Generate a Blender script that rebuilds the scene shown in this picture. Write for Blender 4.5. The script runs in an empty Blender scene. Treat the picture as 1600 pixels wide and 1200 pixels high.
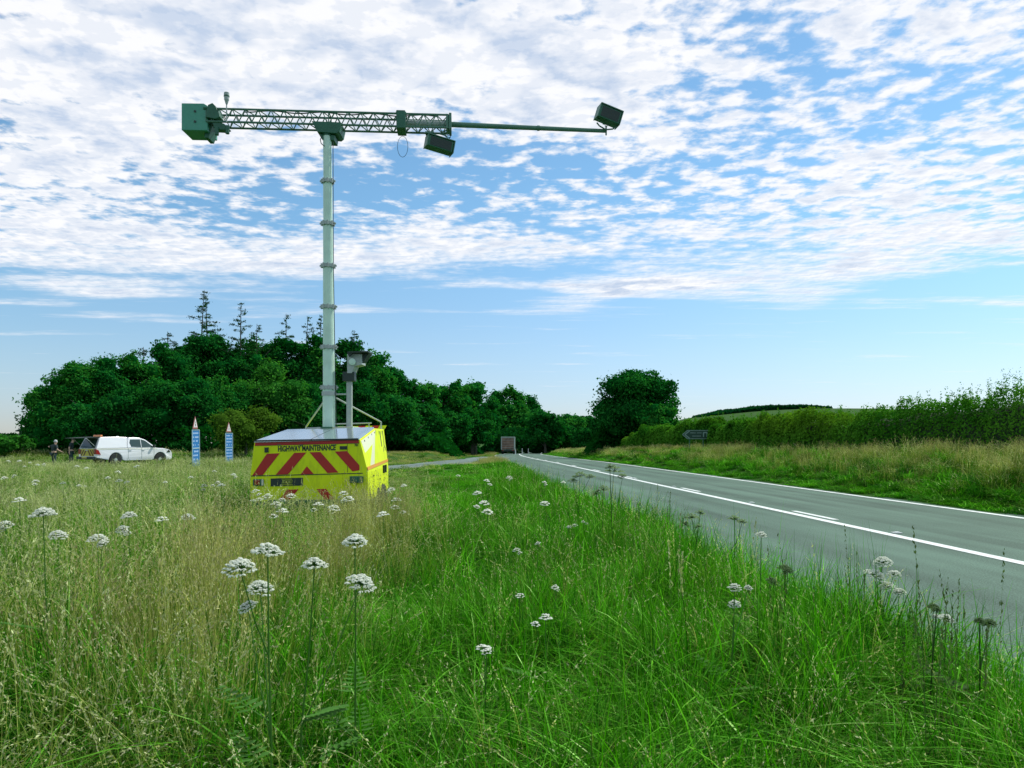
import bpy, bmesh, math, random
import numpy as np
from mathutils import Vector, Matrix
R = math.radians
rng = np.random.default_rng(7)
random.seed(7)
S = bpy.context.scene
COL = S.collection

# ------------------------------------------------------------------ camera
EYE, F, HZ = 1.4, 1202.0, 692.0
cam_d = bpy.data.cameras.new('camera'); cam = bpy.data.objects.new('camera', cam_d); COL.objects.link(cam)
cam.location = (0, 0, EYE); cam.rotation_euler = (R(90), 0, 0)
cam_d.sensor_width = 36; cam_d.lens = 36 * F / 1600; cam_d.shift_y = (HZ - 600) / 1600
cam_d.clip_start = 0.05; cam_d.clip_end = 9000
S.camera = cam
# ------------------------------------------------------------------ light and view
SUN_AZ, SUN_EL = R(58), R(50)          # azimuth from +Y towards +X
S.view_settings.view_transform = 'Standard'; S.view_settings.look = 'None'
S.view_settings.exposure = 0; S.view_settings.gamma = 1; S.view_settings.use_curve_mapping = False
sl = bpy.data.lights.new('sun', 'SUN'); so = bpy.data.objects.new('sun', sl); COL.objects.link(so)
sl.energy = 4.2; sl.angle = R(0.6); sl.color = (1.0, 0.96, 0.86)
sd = Vector((math.sin(SUN_AZ) * math.cos(SUN_EL), math.cos(SUN_AZ) * math.cos(SUN_EL), math.sin(SUN_EL)))
so.rotation_euler = sd.to_track_quat('Z', 'Y').to_euler()
S.cycles.max_bounces = 5; S.cycles.diffuse_bounces = 2; S.cycles.glossy_bounces = 2
S.cycles.transmission_bounces = 3; S.cycles.transparent_max_bounces = 4
try: S.cycles.use_denoising = True
except Exception: pass

W = bpy.data.worlds.new('World'); S.world = W; W.use_nodes = True
nt = W.node_tree; nt.nodes.clear()
def N(t, **k):
    n = nt.nodes.new(t)
    for a, b in k.items(): setattr(n, a, b)
    return n
def L(a, b): nt.links.new(a, b)
def put(sock, v):
    if hasattr(v, 'is_output'): L(v, sock)
    else: sock.default_value = v
def M(op, a, b=None, c=None, clamp=False):
    n = N('ShaderNodeMath', operation=op, use_clamp=clamp); put(n.inputs[0], a)
    if b is not None: put(n.inputs[1], b)
    if c is not None: put(n.inputs[2], c)
    return n.outputs[0]
def sstep(x, lo, hi):
    n = N('ShaderNodeMapRange', interpolation_type='SMOOTHSTEP'); put(n.inputs[0], x)
    put(n.inputs[1], lo); put(n.inputs[2], hi); return n.outputs[0]
def noise(vec, scale, detail, rough=.55, dist=0):
    n = N('ShaderNodeTexNoise'); L(vec, n.inputs['Vector']); n.inputs['Scale'].default_value = scale
    n.inputs['Detail'].default_value = detail; n.inputs['Roughness'].default_value = rough
    n.inputs['Distortion'].default_value = dist; return n.outputs[0]
def comb(x, y, z=0.0):
    n = N('ShaderNodeCombineXYZ'); put(n.inputs[0], x); put(n.inputs[1], y); put(n.inputs[2], z); return n.outputs[0]
def mixc(f, a, b):
    n = N('ShaderNodeMix', data_type='RGBA'); put(n.inputs[0], f); put(n.inputs[6], a); put(n.inputs[7], b); return n.outputs[2]
tc = N('ShaderNodeTexCoord'); sep = N('ShaderNodeSeparateXYZ'); L(tc.outputs['Generated'], sep.inputs[0])
dx, dy, dz = sep.outputs
sky = N('ShaderNodeTexSky', sky_type='NISHITA'); sky.sun_disc = False
sky.sun_elevation = SUN_EL; sky.sun_rotation = SUN_AZ; sky.air_density = 1.0; sky.dust_density = 0.35; sky.ozone_density = 1.5
zz = M('MAXIMUM', dz, 0.03)
u = M('DIVIDE', dx, zz); v = M('DIVIDE', dy, zz)
P = comb(u, v)
# azimuth/elevation style coordinates for where the cloud banks lie
yy = M('MAXIMUM', M('ABSOLUTE', dy), 0.15)
a_ = M('DIVIDE', dx, yy); b_ = M('DIVIDE', zz, yy)
AB = comb(a_, b_)
warp = M('MULTIPLY', M('SUBTRACT', noise(AB, 3.0, 3), .5), .22)
aw = M('ADD', a_, warp); bw = M('ADD', b_, M('MULTIPLY', warp, .7))
def blob(px, py, rx, ry, amp, slope=0):
    A0, B0 = (px - 800) / F, (HZ - py) / F
    ex = M('MULTIPLY', M('SUBTRACT', aw, A0), F / rx)
    t = M('SUBTRACT', bw, B0)
    if slope: t = M('SUBTRACT', t, M('MULTIPLY', M('SUBTRACT', aw, A0), slope))
    ey = M('MULTIPLY', t, F / ry)
    r2 = M('ADD', M('MULTIPLY', ex, ex), M('MULTIPLY', ey, ey))
    return M('MULTIPLY', M('EXPONENT', M('MULTIPLY', r2, -1.0)), amp)
BL = [(150,60,520,170,.26,0),(650,70,330,110,.26,0),(60,300,260,130,.13,0),(500,385,650,48,.27,-.02),(100,420,330,45,.18,0),
      (950,120,200,80,.14,0),(1450,40,300,80,.09,0),(1300,430,330,45,.27,.1),(1500,330,240,100,.12,0),(1150,300,300,110,.06,0),
      (620,290,150,45,-.20,0),(860,255,130,35,-.18,0),(1190,110,70,50,-.12,0),(1330,170,150,50,-.10,0),(330,315,220,30,-.12,0),
      (1480,130,80,40,-.10,0),(900,415,150,16,-.15,.15),(1000,455,220,14,.28,.12),(250,175,120,30,-.02,0),(650,455,500,10,.12,.02),
      (1200,250,90,40,-.08,0),(1560,490,120,9,.22,0)]
cov = None
for bl in BL:
    bb = blob(*bl[:4], bl[4] * .50, bl[5]); cov = bb if cov is None else M('ADD', cov, bb)
n1 = noise(P, 3.4, 4, .55, .2); n2 = noise(P, 9.0, 6, .56, .1); n2b = noise(comb(M('ADD', u, .02), M('ADD', v, .026)), 9.0, 6, .56, .1); n3 = noise(P, 1.2, 3)
str_ = noise(comb(M('MULTIPLY', u, .35), M('MULTIPLY', v, 1.0)), 1.6, 6, .6)
high = sstep(b_, .15, .33)
n_puff = M('ADD', M('MULTIPLY', n1, .30), M('ADD', M('MULTIPLY', n2, .58), M('MULTIPLY', n3, .16)))
n_mix = M('ADD', M('MULTIPLY', n_puff, high), M('MULTIPLY', str_, M('SUBTRACT', 1.0, high)))
base = M('ADD', M('MULTIPLY', sstep(b_, .03, .38), .17), -.17)
dens = M('ADD', M('ADD', n_mix, cov), base)
mask = sstep(dens, M('ADD', .462, M('MULTIPLY', M('SUBTRACT', 1.0, sstep(b_, .12, .32)), -.035)), M('ADD', .595, M('MULTIPLY', M('SUBTRACT', 1.0, sstep(b_, .14, .34)), .11)))
thick = sstep(dens, .55, .72)
shade = M('MULTIPLY', thick, sstep(noise(P, 4.0, 4, .5), .42, .62))
relief = sstep(M('SUBTRACT', n2b, n2), -.05, .06)
cloud = mixc(M('ADD', M('MULTIPLY', shade, .85), M('MULTIPLY', relief, .30), None, True), (1.0, 1.0, 1.02, 1), (0.56, 0.66, 0.83, 1))
lowt = mixc(sstep(b_, .0, .13), (.64, .71, .96, 1), (0.76, .78, .91, 1))
tint = N('ShaderNodeMix', data_type='RGBA', blend_type='MULTIPLY'); tint.inputs[0].default_value = 1
L(sky.outputs[0], tint.inputs[6]); L(mixc(sstep(b_, -.02, .34), lowt, (0.76, 1.04, 1.09, 1)), tint.inputs[7])
skyb = N('ShaderNodeBackground'); L(tint.outputs[2], skyb.inputs[0]); skyb.inputs[1].default_value = 0.14
clb = N('ShaderNodeBackground'); L(cloud, clb.inputs[0]); clb.inputs[1].default_value = 1.02
mx = N('ShaderNodeMixShader'); L(M('MULTIPLY', mask, .96), mx.inputs[0]); L(skyb.outputs[0], mx.inputs[1]); L(clb.outputs[0], mx.inputs[2])
out = N('ShaderNodeOutputWorld'); L(mx.outputs[0], out.inputs[0])

# ------------------------------------------------------------------ helpers
def mat(name, col, rough=.6, metal=0.0, noise_amt=0.0, nscale=20, bump=0.0, spec=.5, coat=0.0, emit=0):
    m = bpy.data.materials.new(name); m.use_nodes = True; t = m.node_tree
    b = t.nodes['Principled BSDF']; b.inputs['Base Color'].default_value = (*col, 1)
    b.inputs['Roughness'].default_value = rough; b.inputs['Metallic'].default_value = metal
    b.inputs['Specular IOR Level'].default_value = spec
    if coat: b.inputs['Coat Weight'].default_value = coat
    if emit: b.inputs['Emission Color'].default_value = (*col, 1); b.inputs['Emission Strength'].default_value = emit
    if noise_amt or bump:
        tcn = t.nodes.new('ShaderNodeTexCoord'); nz = t.nodes.new('ShaderNodeTexNoise')
        nz.inputs['Scale'].default_value = nscale; nz.inputs['Detail'].default_value = 6
        t.links.new(tcn.outputs['Object'], nz.inputs['Vector'])
        if noise_amt:
            mr = t.nodes.new('ShaderNodeMapRange'); t.links.new(nz.outputs[0], mr.inputs[0])
            mr.inputs[1].default_value = .3; mr.inputs[2].default_value = .7
            mr.inputs[3].default_value = 1 - noise_amt; mr.inputs[4].default_value = 1 + noise_amt
            vm = t.nodes.new('ShaderNodeVectorMath'); vm.operation = 'SCALE'; vm.inputs[0].default_value = col
            t.links.new(mr.outputs[0], vm.inputs['Scale']); t.links.new(vm.outputs[0], b.inputs['Base Color'])
        if bump:
            bp = t.nodes.new('ShaderNodeBump'); bp.inputs['Strength'].default_value = bump; bp.inputs['Distance'].default_value = .02
            t.links.new(nz.outputs[0], bp.inputs['Height']); t.links.new(bp.outputs[0], b.inputs['Normal'])
    return m
def leafmat(name, transl=.35, rough=.6, gloss=.03, var=.18):
    m = bpy.data.materials.new(name); m.use_nodes = True; t = m.node_tree; t.nodes.clear()
    def nn(x): return t.nodes.new(x)
    at = nn('ShaderNodeAttribute'); at.attribute_name = 'col'
    oi = nn('ShaderNodeObjectInfo'); mr = nn('ShaderNodeMapRange'); t.links.new(oi.outputs['Random'], mr.inputs[0])
    mr.inputs[3].default_value = 1 - var; mr.inputs[4].default_value = 1 + var
    vm = nn('ShaderNodeVectorMath'); vm.operation = 'SCALE'; t.links.new(at.outputs['Color'], vm.inputs[0]); t.links.new(mr.outputs[0], vm.inputs['Scale'])
    d = nn('ShaderNodeBsdfDiffuse'); tr = nn('ShaderNodeBsdfTranslucent'); g = nn('ShaderNodeBsdfGlossy')
    tm = nn('ShaderNodeVectorMath'); tm.operation = 'MULTIPLY'; tm.inputs[1].default_value = (1.3, 1.45, .6)
    t.links.new(vm.outputs[0], d.inputs[0]); t.links.new(vm.outputs[0], tm.inputs[0]); t.links.new(tm.outputs[0], tr.inputs[0])
    g.inputs['Roughness'].default_value = rough * .7; g.inputs[0].default_value = (.55, .8, .35, 1)
    m1 = nn('ShaderNodeMixShader'); m1.inputs[0].default_value = transl; t.links.new(d.outputs[0], m1.inputs[1]); t.links.new(tr.outputs[0], m1.inputs[2])
    m2 = nn('ShaderNodeMixShader'); m2.inputs[0].default_value = gloss; t.links.new(m1.outputs[0], m2.inputs[1]); t.links.new(g.outputs[0], m2.inputs[2])
    o = nn('ShaderNodeOutputMaterial'); t.links.new(m2.outputs[0], o.inputs[0]); return m
MESHN = 0
def nmesh(name, V, Q, col=None, smooth=False, mats=None, mi=None):
    """numpy mesh: V (n,3), Q (m,k) faces"""
    me = bpy.data.meshes.new(name); V = np.asarray(V, np.float32); Q = np.asarray(Q, np.int32)
    k = Q.shape[1]; me.vertices.add(len(V)); me.vertices.foreach_set('co', V.ravel())
    me.loops.add(Q.size); me.loops.foreach_set('vertex_index', Q.ravel())
    me.polygons.add(len(Q)); me.polygons.foreach_set('loop_start', np.arange(0, Q.size, k, dtype=np.int32))
    if mi is not None: me.polygons.foreach_set('material_index', np.asarray(mi, np.int32))
    me.update(calc_edges=True)
    if smooth: me.polygons.foreach_set('use_smooth', np.ones(len(Q), bool))
    if col is not None:
        a = me.attributes.new('col', 'FLOAT_COLOR', 'POINT'); c = np.ones((len(V), 4), np.float32); c[:, :3] = col
        a.data.foreach_set('color', c.ravel())
    for m in (mats or []): me.materials.append(m)
    return me
def link(name, me, parent=None, loc=(0, 0, 0), rot=(0, 0, 0)):
    o = bpy.data.objects.new(name, me); COL.objects.link(o); o.parent = parent; o.location = loc; o.rotation_euler = rot; return o
def tag(o, label=None, cat=None, group=None, kind=None):
    if label: o['label'] = label
    if cat: o['category'] = cat
    if group: o['group'] = group
    if kind: o['kind'] = kind
    return o
def thing(name, label, cat, loc=(0, 0, 0), rz=0, group=None):
    o = link(name, None, None, loc, (0, 0, rz)); o.empty_display_size = .2
    return tag(o, label, cat, group)
class MB:
    """collects simple shapes into one mesh"""
    def __init__(s, off=(0, 0, 0)): s.v = []; s.f = []; s.m = []; s.off = Vector(off)
    def add(s, vs, fs, mi=0):
        n = len(s.v); s.v += [Vector(v) - s.off for v in vs]; s.f += [[i + n for i in f] for f in fs]; s.m += [mi] * len(fs); return s
    def hexa(s, c8, mi=0):   # 0-3 one face ring, 4-7 opposite ring
        return s.add(c8, [(3, 2, 1, 0), (4, 5, 6, 7), (0, 1, 5, 4), (1, 2, 6, 5), (2, 3, 7, 6), (3, 0, 4, 7)], mi)
    def box(s, c, d, rot=None, mi=0):
        c = Vector(c); x, y, z = d[0] / 2, d[1] / 2, d[2] / 2
        p = [Vector(q) for q in ((-x, -y, -z), (x, -y, -z), (x, y, -z), (-x, y, -z), (-x, -y, z), (x, -y, z), (x, y, z), (-x, y, z))]
        if rot is not None: p = [rot @ q for q in p]
        return s.hexa([c + q for q in p], mi)
    def tube(s, a, b, r, r2=None, n=10, mi=0, cap=True):
        a, b = Vector(a), Vector(b); r2 = r if r2 is None else r2; d = (b - a)
        if d.length < 1e-6: return s
        q = d.to_track_quat('Z', 'Y'); vs = []
        for p, rr in ((a, r), (b, r2)):
            for i in range(n):
                t = 2 * math.pi * i / n; vs.append(p + q @ Vector((rr * math.cos(t), rr * math.sin(t), 0)))
        fs = [(i, (i + 1) % n, n + (i + 1) % n, n + i) for i in range(n)]
        if cap: fs += [tuple(reversed(range(n))), tuple(range(n, 2 * n))]
        return s.add(vs, fs, mi)
    def path(s, pts, r, n=6, mi=0):
        for a, b in zip(pts[:-1], pts[1:]): s.tube(a, b, r, n=n, mi=mi)
        return s
    def prism(s, poly, ext, mi=0):   # poly: list of 3D points, ext: vector
        n = len(poly); e = Vector(ext); vs = [Vector(p) for p in poly] + [Vector(p) + e for p in poly]
        return s.add(vs, [tuple(range(n)), tuple(reversed(range(n, 2 * n)))] + [((i + 1) % n, i, n + i, n + (i + 1) % n) for i in range(n)], mi)
    def lathe(s, prof, n=20, M4=None, mi=0):
        vs = []
        for (r, z) in prof:
            for i in range(n):
                t = 2 * math.pi * i / n; p = Vector((r * math.cos(t), r * math.sin(t), z)); vs.append(M4 @ p if M4 else p)
        k = len(prof); fs = []
        for j in range(k - 1):
            for i in range(n): fs.append((j * n + i, j * n + (i + 1) % n, (j + 1) * n + (i + 1) % n, (j + 1) * n + i))
        fs += [tuple(reversed(range(n))), tuple(range((k - 1) * n, k * n))]
        return s.add(vs, fs, mi)
    def build(s, name, mats, parent=None, bevel=0, smooth=False, fix=True):
        me = bpy.data.meshes.new(name); me.from_pydata([tuple(v) for v in s.v], [], s.f)
        mats = mats if isinstance(mats, (list, tuple)) else [mats]
        for m in mats: me.materials.append(m)
        me.polygons.foreach_set('material_index', s.m); me.update()
        if fix:
            bm = bmesh.new(); bm.from_mesh(me); bmesh.ops.recalc_face_normals(bm, faces=bm.faces); bm.to_mesh(me); bm.free()
        o = link(name, me, parent)
        if smooth:
            me.polygons.foreach_set('use_smooth', [True] * len(me.polygons))
            try: me.set_sharp_from_angle(angle=R(35))
            except Exception: pass
        if bevel:
            b = o.modifiers.new('bevel', 'BEVEL'); b.width = bevel; b.segments = 2; b.limit_method = 'ANGLE'; b.angle_limit = R(40)
        return o
def text(s, parent, loc, size, m, sx=1.0, rot=(R(90), 0, 0), ext=.001, name='lettering'):
    c = bpy.data.curves.new(name, 'FONT'); c.body = s; c.size = size; c.extrude = ext; c.align_x = 'CENTER'; c.offset = size * .035
    c.materials.append(m); o = link(name, c, parent, loc, rot); o.scale = (sx, 1, 1)
    me = bpy.data.meshes.new_from_object(o.evaluated_get(bpy.context.evaluated_depsgraph_get())); bpy.data.objects.remove(o); o = link(name, me, parent, loc, rot); o.scale = (sx, 1, 1); return o
def PX(px, py, D): return Vector(((px - 800) / F * D, D, EYE + (HZ - py) / F * D))
def sm(x, a, b):
    t = np.clip((np.asarray(x, float) - a) / (b - a), 0, 1); return t * t * (3 - 2 * t)
# smooth pseudo-noise in the plane
def wn(x, y, s=1.0, seed=0):
    r = np.random.default_rng(seed); o = 0
    for k in range(6):
        a = r.uniform(0, 6.28); f = s * r.uniform(.5, 2.0); o = o + np.sin((x * math.cos(a) + y * math.sin(a)) * f + r.uniform(0, 6.28))
    return o / 6 * 1.6

# ------------------------------------------------------------------ the lie of the land
YK = np.linspace(-60, 420, 481)
XK = np.interp(YK, [-60, 0, 40, 70, 100, 137, 170, 210, 260, 420], [10.3, 6.5, 3.98, 2.1, 1.3, 1.2, 2.6, 7, 16, 50])
for _ in range(3): XK = np.convolve(np.pad(XK, 6, mode='edge'), np.ones(13) / 13, 'valid')
def xc(y): return np.interp(y, YK, XK)                # the solid centre line
HALF_R, HALF_L = 3.9, 3.75
def xr(y): return xc(y) + HALF_R
def xl(y): return xc(y) - HALF_L
ZK = np.interp(YK, [-60, 60, 137, 200, 420], [0, 0, -.6, -1.2, -1.6])
for _ in range(3): ZK = np.convolve(np.pad(ZK, 8, mode='edge'), np.ones(17) / 17, 'valid')
def zr(y): return np.interp(y, YK, ZK)
SIDE = np.array([(-1.9, 92), (-2.6, 76), (-3.6, 62), (-5.2, 49), (-7.6, 42), (-12, 40.5), (-20, 44), (-27, 49), (-40, 53), (-70, 57)], float)
def bez(pts, n=12):
    o = []
    p = np.vstack([2 * pts[0] - pts[1], pts, 2 * pts[-1] - pts[-2]])
    for i in range(1, len(p) - 2):
        for t in np.linspace(0, 1, n, endpoint=False):
            a, b, c, d = p[i - 1], p[i], p[i + 1], p[i + 2]
            o.append(.5 * ((2 * b) + (-a + c) * t + (2 * a - 5 * b + 4 * c - d) * t * t + (-a + 3 * b - 3 * c + d) * t ** 3))
    o.append(p[-2]); return np.array(o)
SIDEC = bez(SIDE)
def dside(x, y):
    x = np.asarray(x, float); y = np.asarray(y, float); d = np.full(np.broadcast(x, y).shape, 1e9)
    for (a, b) in SIDEC[::2]: d = np.minimum(d, np.hypot(x - a, y - b))
    return d
SW = 2.0
def tz(x, y):
    x = np.asarray(x, float); y = np.asarray(y, float)
    s = x - xr(y)
    hb = np.interp(y, [-60, 10, 45, 90, 140, 200], [1.0, 1.0, .95, .75, .6, .4])
    bank = hb * sm(s, .5, 3.8) + np.clip(s - 6, 0, 60) * .02
    hill = 15 * np.exp(-(((x - 125) / 110) ** 2 + ((y - 320) / 130) ** 2)) * sm(s, 8, 40)
    hill2 = 3.5 * np.exp(-(((x - 40) / 60) ** 2 + ((y - 140) / 60) ** 2)) * sm(s, 8, 30)
    left = .55 * sm(y - (44 - 0.0 * x), 3, 16) * sm(xl(y) - x, 2.0, 7) * (1 - sm(y, 95, 140)) * sm(dside(x, y), 2.2, 5)
    rough = .05 * wn(x, y, .6, 3) * sm(np.minimum(np.abs(x - xl(y)), np.abs(s)), .5, 2)
    inroad = sm(x, xl(y) - .15, xl(y) + .1) * (1 - sm(s, -.1, .15))
    z = zr(y) + bank + hill + hill2 + left + rough * (1 - inroad) - .04 * inroad
    z = z - .04 * (1 - sm(dside(x, y), SW - .2, SW + .1)) * (1 - inroad)
    return z

# ------------------------------------------------------------------ ground, roads, markings
def ground_mat():
    m = bpy.data.materials.new('earth_and_turf'); m.use_nodes = True; t = m.node_tree; b = t.nodes['Principled BSDF']
    b.inputs['Roughness'].default_value = .95; b.inputs['Specular IOR Level'].default_value = .1
    g = t.nodes.new('ShaderNodeNewGeometry'); n1 = t.nodes.new('ShaderNodeTexNoise'); n1.inputs['Scale'].default_value = .6; n1.inputs['Detail'].default_value = 8
    n2 = t.nodes.new('ShaderNodeTexNoise'); n2.inputs['Scale'].default_value = 9; n2.inputs['Detail'].default_value = 5
    t.links.new(g.outputs['Position'], n1.inputs[0]); t.links.new(g.outputs['Position'], n2.inputs[0])
    r = t.nodes.new('ShaderNodeValToRGB'); e = r.color_ramp.elements
    e[0].position = .32; e[0].color = (.008, .05, .004, 1); e[1].position = .68; e[1].color = (.045, .12, .012, 1)
    mxx = t.nodes.new('ShaderNodeMath'); mxx.operation = 'MULTIPLY_ADD'; mxx.inputs[1].default_value = .5
    h = t.nodes.new('ShaderNodeMath'); h.operation = 'MULTIPLY'; h.inputs[1].default_value = .5
    t.links.new(n2.outputs[0], h.inputs[0]); t.links.new(n1.outputs[0], mxx.inputs[0]); t.links.new(h.outputs[0], mxx.inputs[2])
    t.links.new(mxx.outputs[0], r.inputs[0]); t.links.new(r.outputs[0], b.inputs['Base Color'])
    bp = t.nodes.new('ShaderNodeBump'); bp.inputs['Strength'].default_value = .6; bp.inputs['Distance'].default_value = .1
    t.links.new(n2.outputs[0], bp.inputs['Height']); t.links.new(bp.outputs[0], b.inputs['Normal']); return m
def axis(segs):
    o = []
    for a, b, st in segs: o.append(np.arange(a, b, st))
    o.append([segs[-1][1]]); return np.concatenate(o)
gx = axis([(-4000, -400, 400), (-400, -80, 20), (-80, -12, 1.0), (-12, 16, .3), (16, 40, 1.0), (40, 400, 10), (400, 4000, 400)])
gy = axis([(-300, -20, 20), (-20, 60, .8), (60, 200, 2), (200, 600, 12), (600, 7000, 400)])
GX, GY = np.meshgrid(gx, gy); GZ = tz(GX, GY)
nx, ny = len(gx), len(gy); idx = np.arange(nx * ny).reshape(ny, nx)
Q = np.stack([idx[:-1, :-1], idx[:-1, 1:], idx[1:, 1:], idx[1:, :-1]], -1).reshape(-1, 4)
gnd = link('ground', nmesh('ground', np.stack([GX, GY, GZ], -1).reshape(-1, 3), Q, smooth=True, mats=[ground_mat()])); tag(gnd, kind='structure')

def asphalt(name, col):
    m = bpy.data.materials.new(name); m.use_nodes = True; t = m.node_tree; b = t.nodes['Principled BSDF']
    g = t.nodes.new('ShaderNodeNewGeometry'); fine = t.nodes.new('ShaderNodeTexNoise'); fine.inputs['Scale'].default_value = 55; fine.inputs['Detail'].default_value = 3
    big = t.nodes.new('ShaderNodeTexNoise'); big.inputs['Scale'].default_value = .5; big.inputs['Detail'].default_value = 5
    mp = t.nodes.new('ShaderNodeMapping'); mp.inputs['Scale'].default_value = (2.6, .12, 1); trk = t.nodes.new('ShaderNodeTexNoise'); trk.inputs['Scale'].default_value = .6; trk.inputs['Detail'].default_value = 3
    at = t.nodes.new('ShaderNodeUVMap')
    t.links.new(g.outputs['Position'], fine.inputs[0]); t.links.new(g.outputs['Position'], big.inputs[0])
    t.links.new(at.outputs[0], mp.inputs[0]); t.links.new(mp.outputs[0], trk.inputs[0])
    def mm(op, a, bb):
        n = t.nodes.new('ShaderNodeMath'); n.operation = op
        for i, x in enumerate((a, bb)):
            if hasattr(x, 'is_output'): t.links.new(x, n.inputs[i])
            else: n.inputs[i].default_value = x
        return n.outputs[0]
    s = mm('ADD', mm('MULTIPLY', mm('SUBTRACT', fine.outputs[0], .5), 2.2), mm('ADD', mm('MULTIPLY', mm('SUBTRACT', big.outputs[0], .5), .6), mm('MULTIPLY', mm('SUBTRACT', trk.outputs[0], .5), 1.6)))
    vm = t.nodes.new('ShaderNodeVectorMath'); vm.operation = 'SCALE'; vm.inputs[0].default_value = col; t.links.new(mm('ADD', s, 1.0), vm.inputs['Scale'])
    t.links.new(vm.outputs[0], b.inputs['Base Color']); b.inputs['Roughness'].default_value = .85; b.inputs['Specular IOR Level'].default_value = .25
    bp = t.nodes.new('ShaderNodeBump'); bp.inputs['Strength'].default_value = .5; bp.inputs['Distance'].default_value = .01
    t.links.new(fine.outputs[0], bp.inputs['Height']); t.links.new(bp.outputs[0], b.inputs['Normal']); return m
ASPH = asphalt('asphalt', (.078, .138, .102)); ASPH2 = asphalt('worn_asphalt', (.13, .18, .16))
LINE = mat('road_paint', (.66, .72, .70), .7, noise_amt=.16, nscale=11, bump=.3)
def strip(name, y0, y1, offa, offb, z, m, step=1.0, segs=1, kind='structure'):
    ys = np.arange(y0, y1 + step * .5, step); V = []; uv = []
    cols = np.linspace(0, 1, segs + 1)
    for yv in ys:
        for c in cols:
            o = offa + (offb - offa) * c; V.append((xc(yv) + o, yv, zr(yv) + z)); uv.append((o, yv))
    k = segs + 1; fs = [(j * k + i, j * k + i + 1, (j + 1) * k + i + 1, (j + 1) * k + i) for j in range(len(ys) - 1) for i in range(segs)]
    me = nmesh(name, V, fs, mats=[m]); ul = me.uv_layers.new(name='UVMap')
    ul.data.foreach_set('uv', np.array([uv[i] for f in fs for i in f], np.float32).ravel())
    return tag(link(name, me), kind=kind)
strip('road', -30, 300, -HALF_L, HALF_R + .45, 0.0, ASPH, 1.0, 8)
strip('centre_line', -30, 175, -.09, .09, .005, LINE)
strip('edge_line', -30, 220, HALF_R - .10, HALF_R + .07, .006, LINE)
strip('edge_line', 66, 220, -HALF_L + .1, -HALF_L + .22, .005, LINE)
for k, y0 in enumerate(np.arange(5.3, 120, 8.1)):       # broken line beside the solid one
    strip('dashed_line', y0 + .6, y0 + 2.4, .22, .34, .005, LINE, .6)
# side road leading off behind the trailer
tn = np.gradient(SIDEC, axis=0); tn /= np.linalg.norm(tn, axis=1)[:, None]; nr = np.stack([-tn[:, 1], tn[:, 0]], 1)
V = []; uv = []
for i, (p, q) in enumerate(zip(SIDEC, nr)):
    for c in (-1, -.5, 0, .5, 1):
        xy = p + q * c * SW; V.append((xy[0], xy[1], float(zr(xy[1])) + .35 * float(sm(xy[1], 44, 56) * sm(xl(xy[1]) - xy[0], 1.5, 8)) * 0 + .004)); uv.append((c * SW, i * .6))
fs = [(j * 5 + i, j * 5 + i + 1, j * 5 + i + 6, j * 5 + i + 5) for j in range(len(SIDEC) - 1) for i in range(4)]
me = nmesh('side_road', V, fs, mats=[ASPH2]); ul = me.uv_layers.new(name='UVMap'); ul.data.foreach_set('uv', np.array([uv[i] for f in fs for i in f], np.float32).ravel())
tag(link('side_road', me), kind='structure')
STUD = mat('stud_casting', (.55, .6, .58), .5)
for k, (yv, lb) in enumerate([(11.9, 'nearest white reflective stud, just above the solid line right of the broken dash'), (17.9, 'white reflective stud by the solid line, left of the nearest broken dash'),
                              (24.5, 'reflective stud beside the line where the road passes the tall grasses'), (30.5, 'small far reflective stud on the line'), (40, 'farthest reflective stud still visible on the line')]):
    q = thing('road_stud', lb, 'road stud', (float(xc(yv)) + .2, yv, 0.004), 0, 'reflective studs beside the solid line')
    MB().prism([(-.06, -.07, 0), (.06, -.07, 0), (.06, .07, 0), (-.06, .07, 0)], (0, 0, .012)).build('casing', STUD, q, bevel=.003)
    MB().box((0, 0, .018), (.07, .05, .012)).build('reflector', LINE, q, bevel=.003)

# ------------------------------------------------------------------ foliage
LEAF = leafmat('tree_leaves', .30, .5, .0, .06); GRASS = leafmat('grass_blades', .34, .42, .016, .45); BARK = mat('bark', (.055, .06, .04), .9, noise_amt=.3, nscale=6, bump=.4)
def frames(nrm, r):
    """two in-plane axes for each normal, spun at random"""
    nrm = nrm / (np.linalg.norm(nrm, axis=1, keepdims=True) + 1e-9)
    h = np.where(np.abs(nrm[:, 2:3]) < .9, np.array([[0, 0, 1.]]), np.array([[1., 0, 0]]))
    a = np.cross(nrm, h); a /= np.linalg.norm(a, axis=1, keepdims=True); b = np.cross(nrm, a)
    t = r.uniform(0, 6.283, (len(nrm), 1)); return a * np.cos(t) + b * np.sin(t), -a * np.sin(t) + b * np.cos(t), nrm
def leaf_quads(P, nrm, size, r, aspect=.6):
    a, b, n = frames(nrm, r); s = size[:, None]
    bend = n * s * .18
    V = np.stack([P - a * s, P + b * s * aspect - bend, P + a * s, P - b * s * aspect - bend], 1).reshape(-1, 3)
    Qd = np.arange(len(V)).reshape(-1, 4); return V, Qd
PAL = {'oak': ((.006, .125, .018), (.055, .250, .032)), 'dark': ((.004, .085, .014), (.026, .190, .030)), 'ash': ((.022, .150, .018), (.070, .27, .036)),
       'willow': ((.060, .150, .014), (.11, .22, .026)), 'conifer': ((.006, .05, .014), (.018, .085, .020)), 'hedge': ((.022, .130, .010), (.095, .270, .025))}
def sph(n, r):
    v = r.normal(size=(n, 3)); return v / np.linalg.norm(v, axis=1, keepdims=True)
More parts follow.
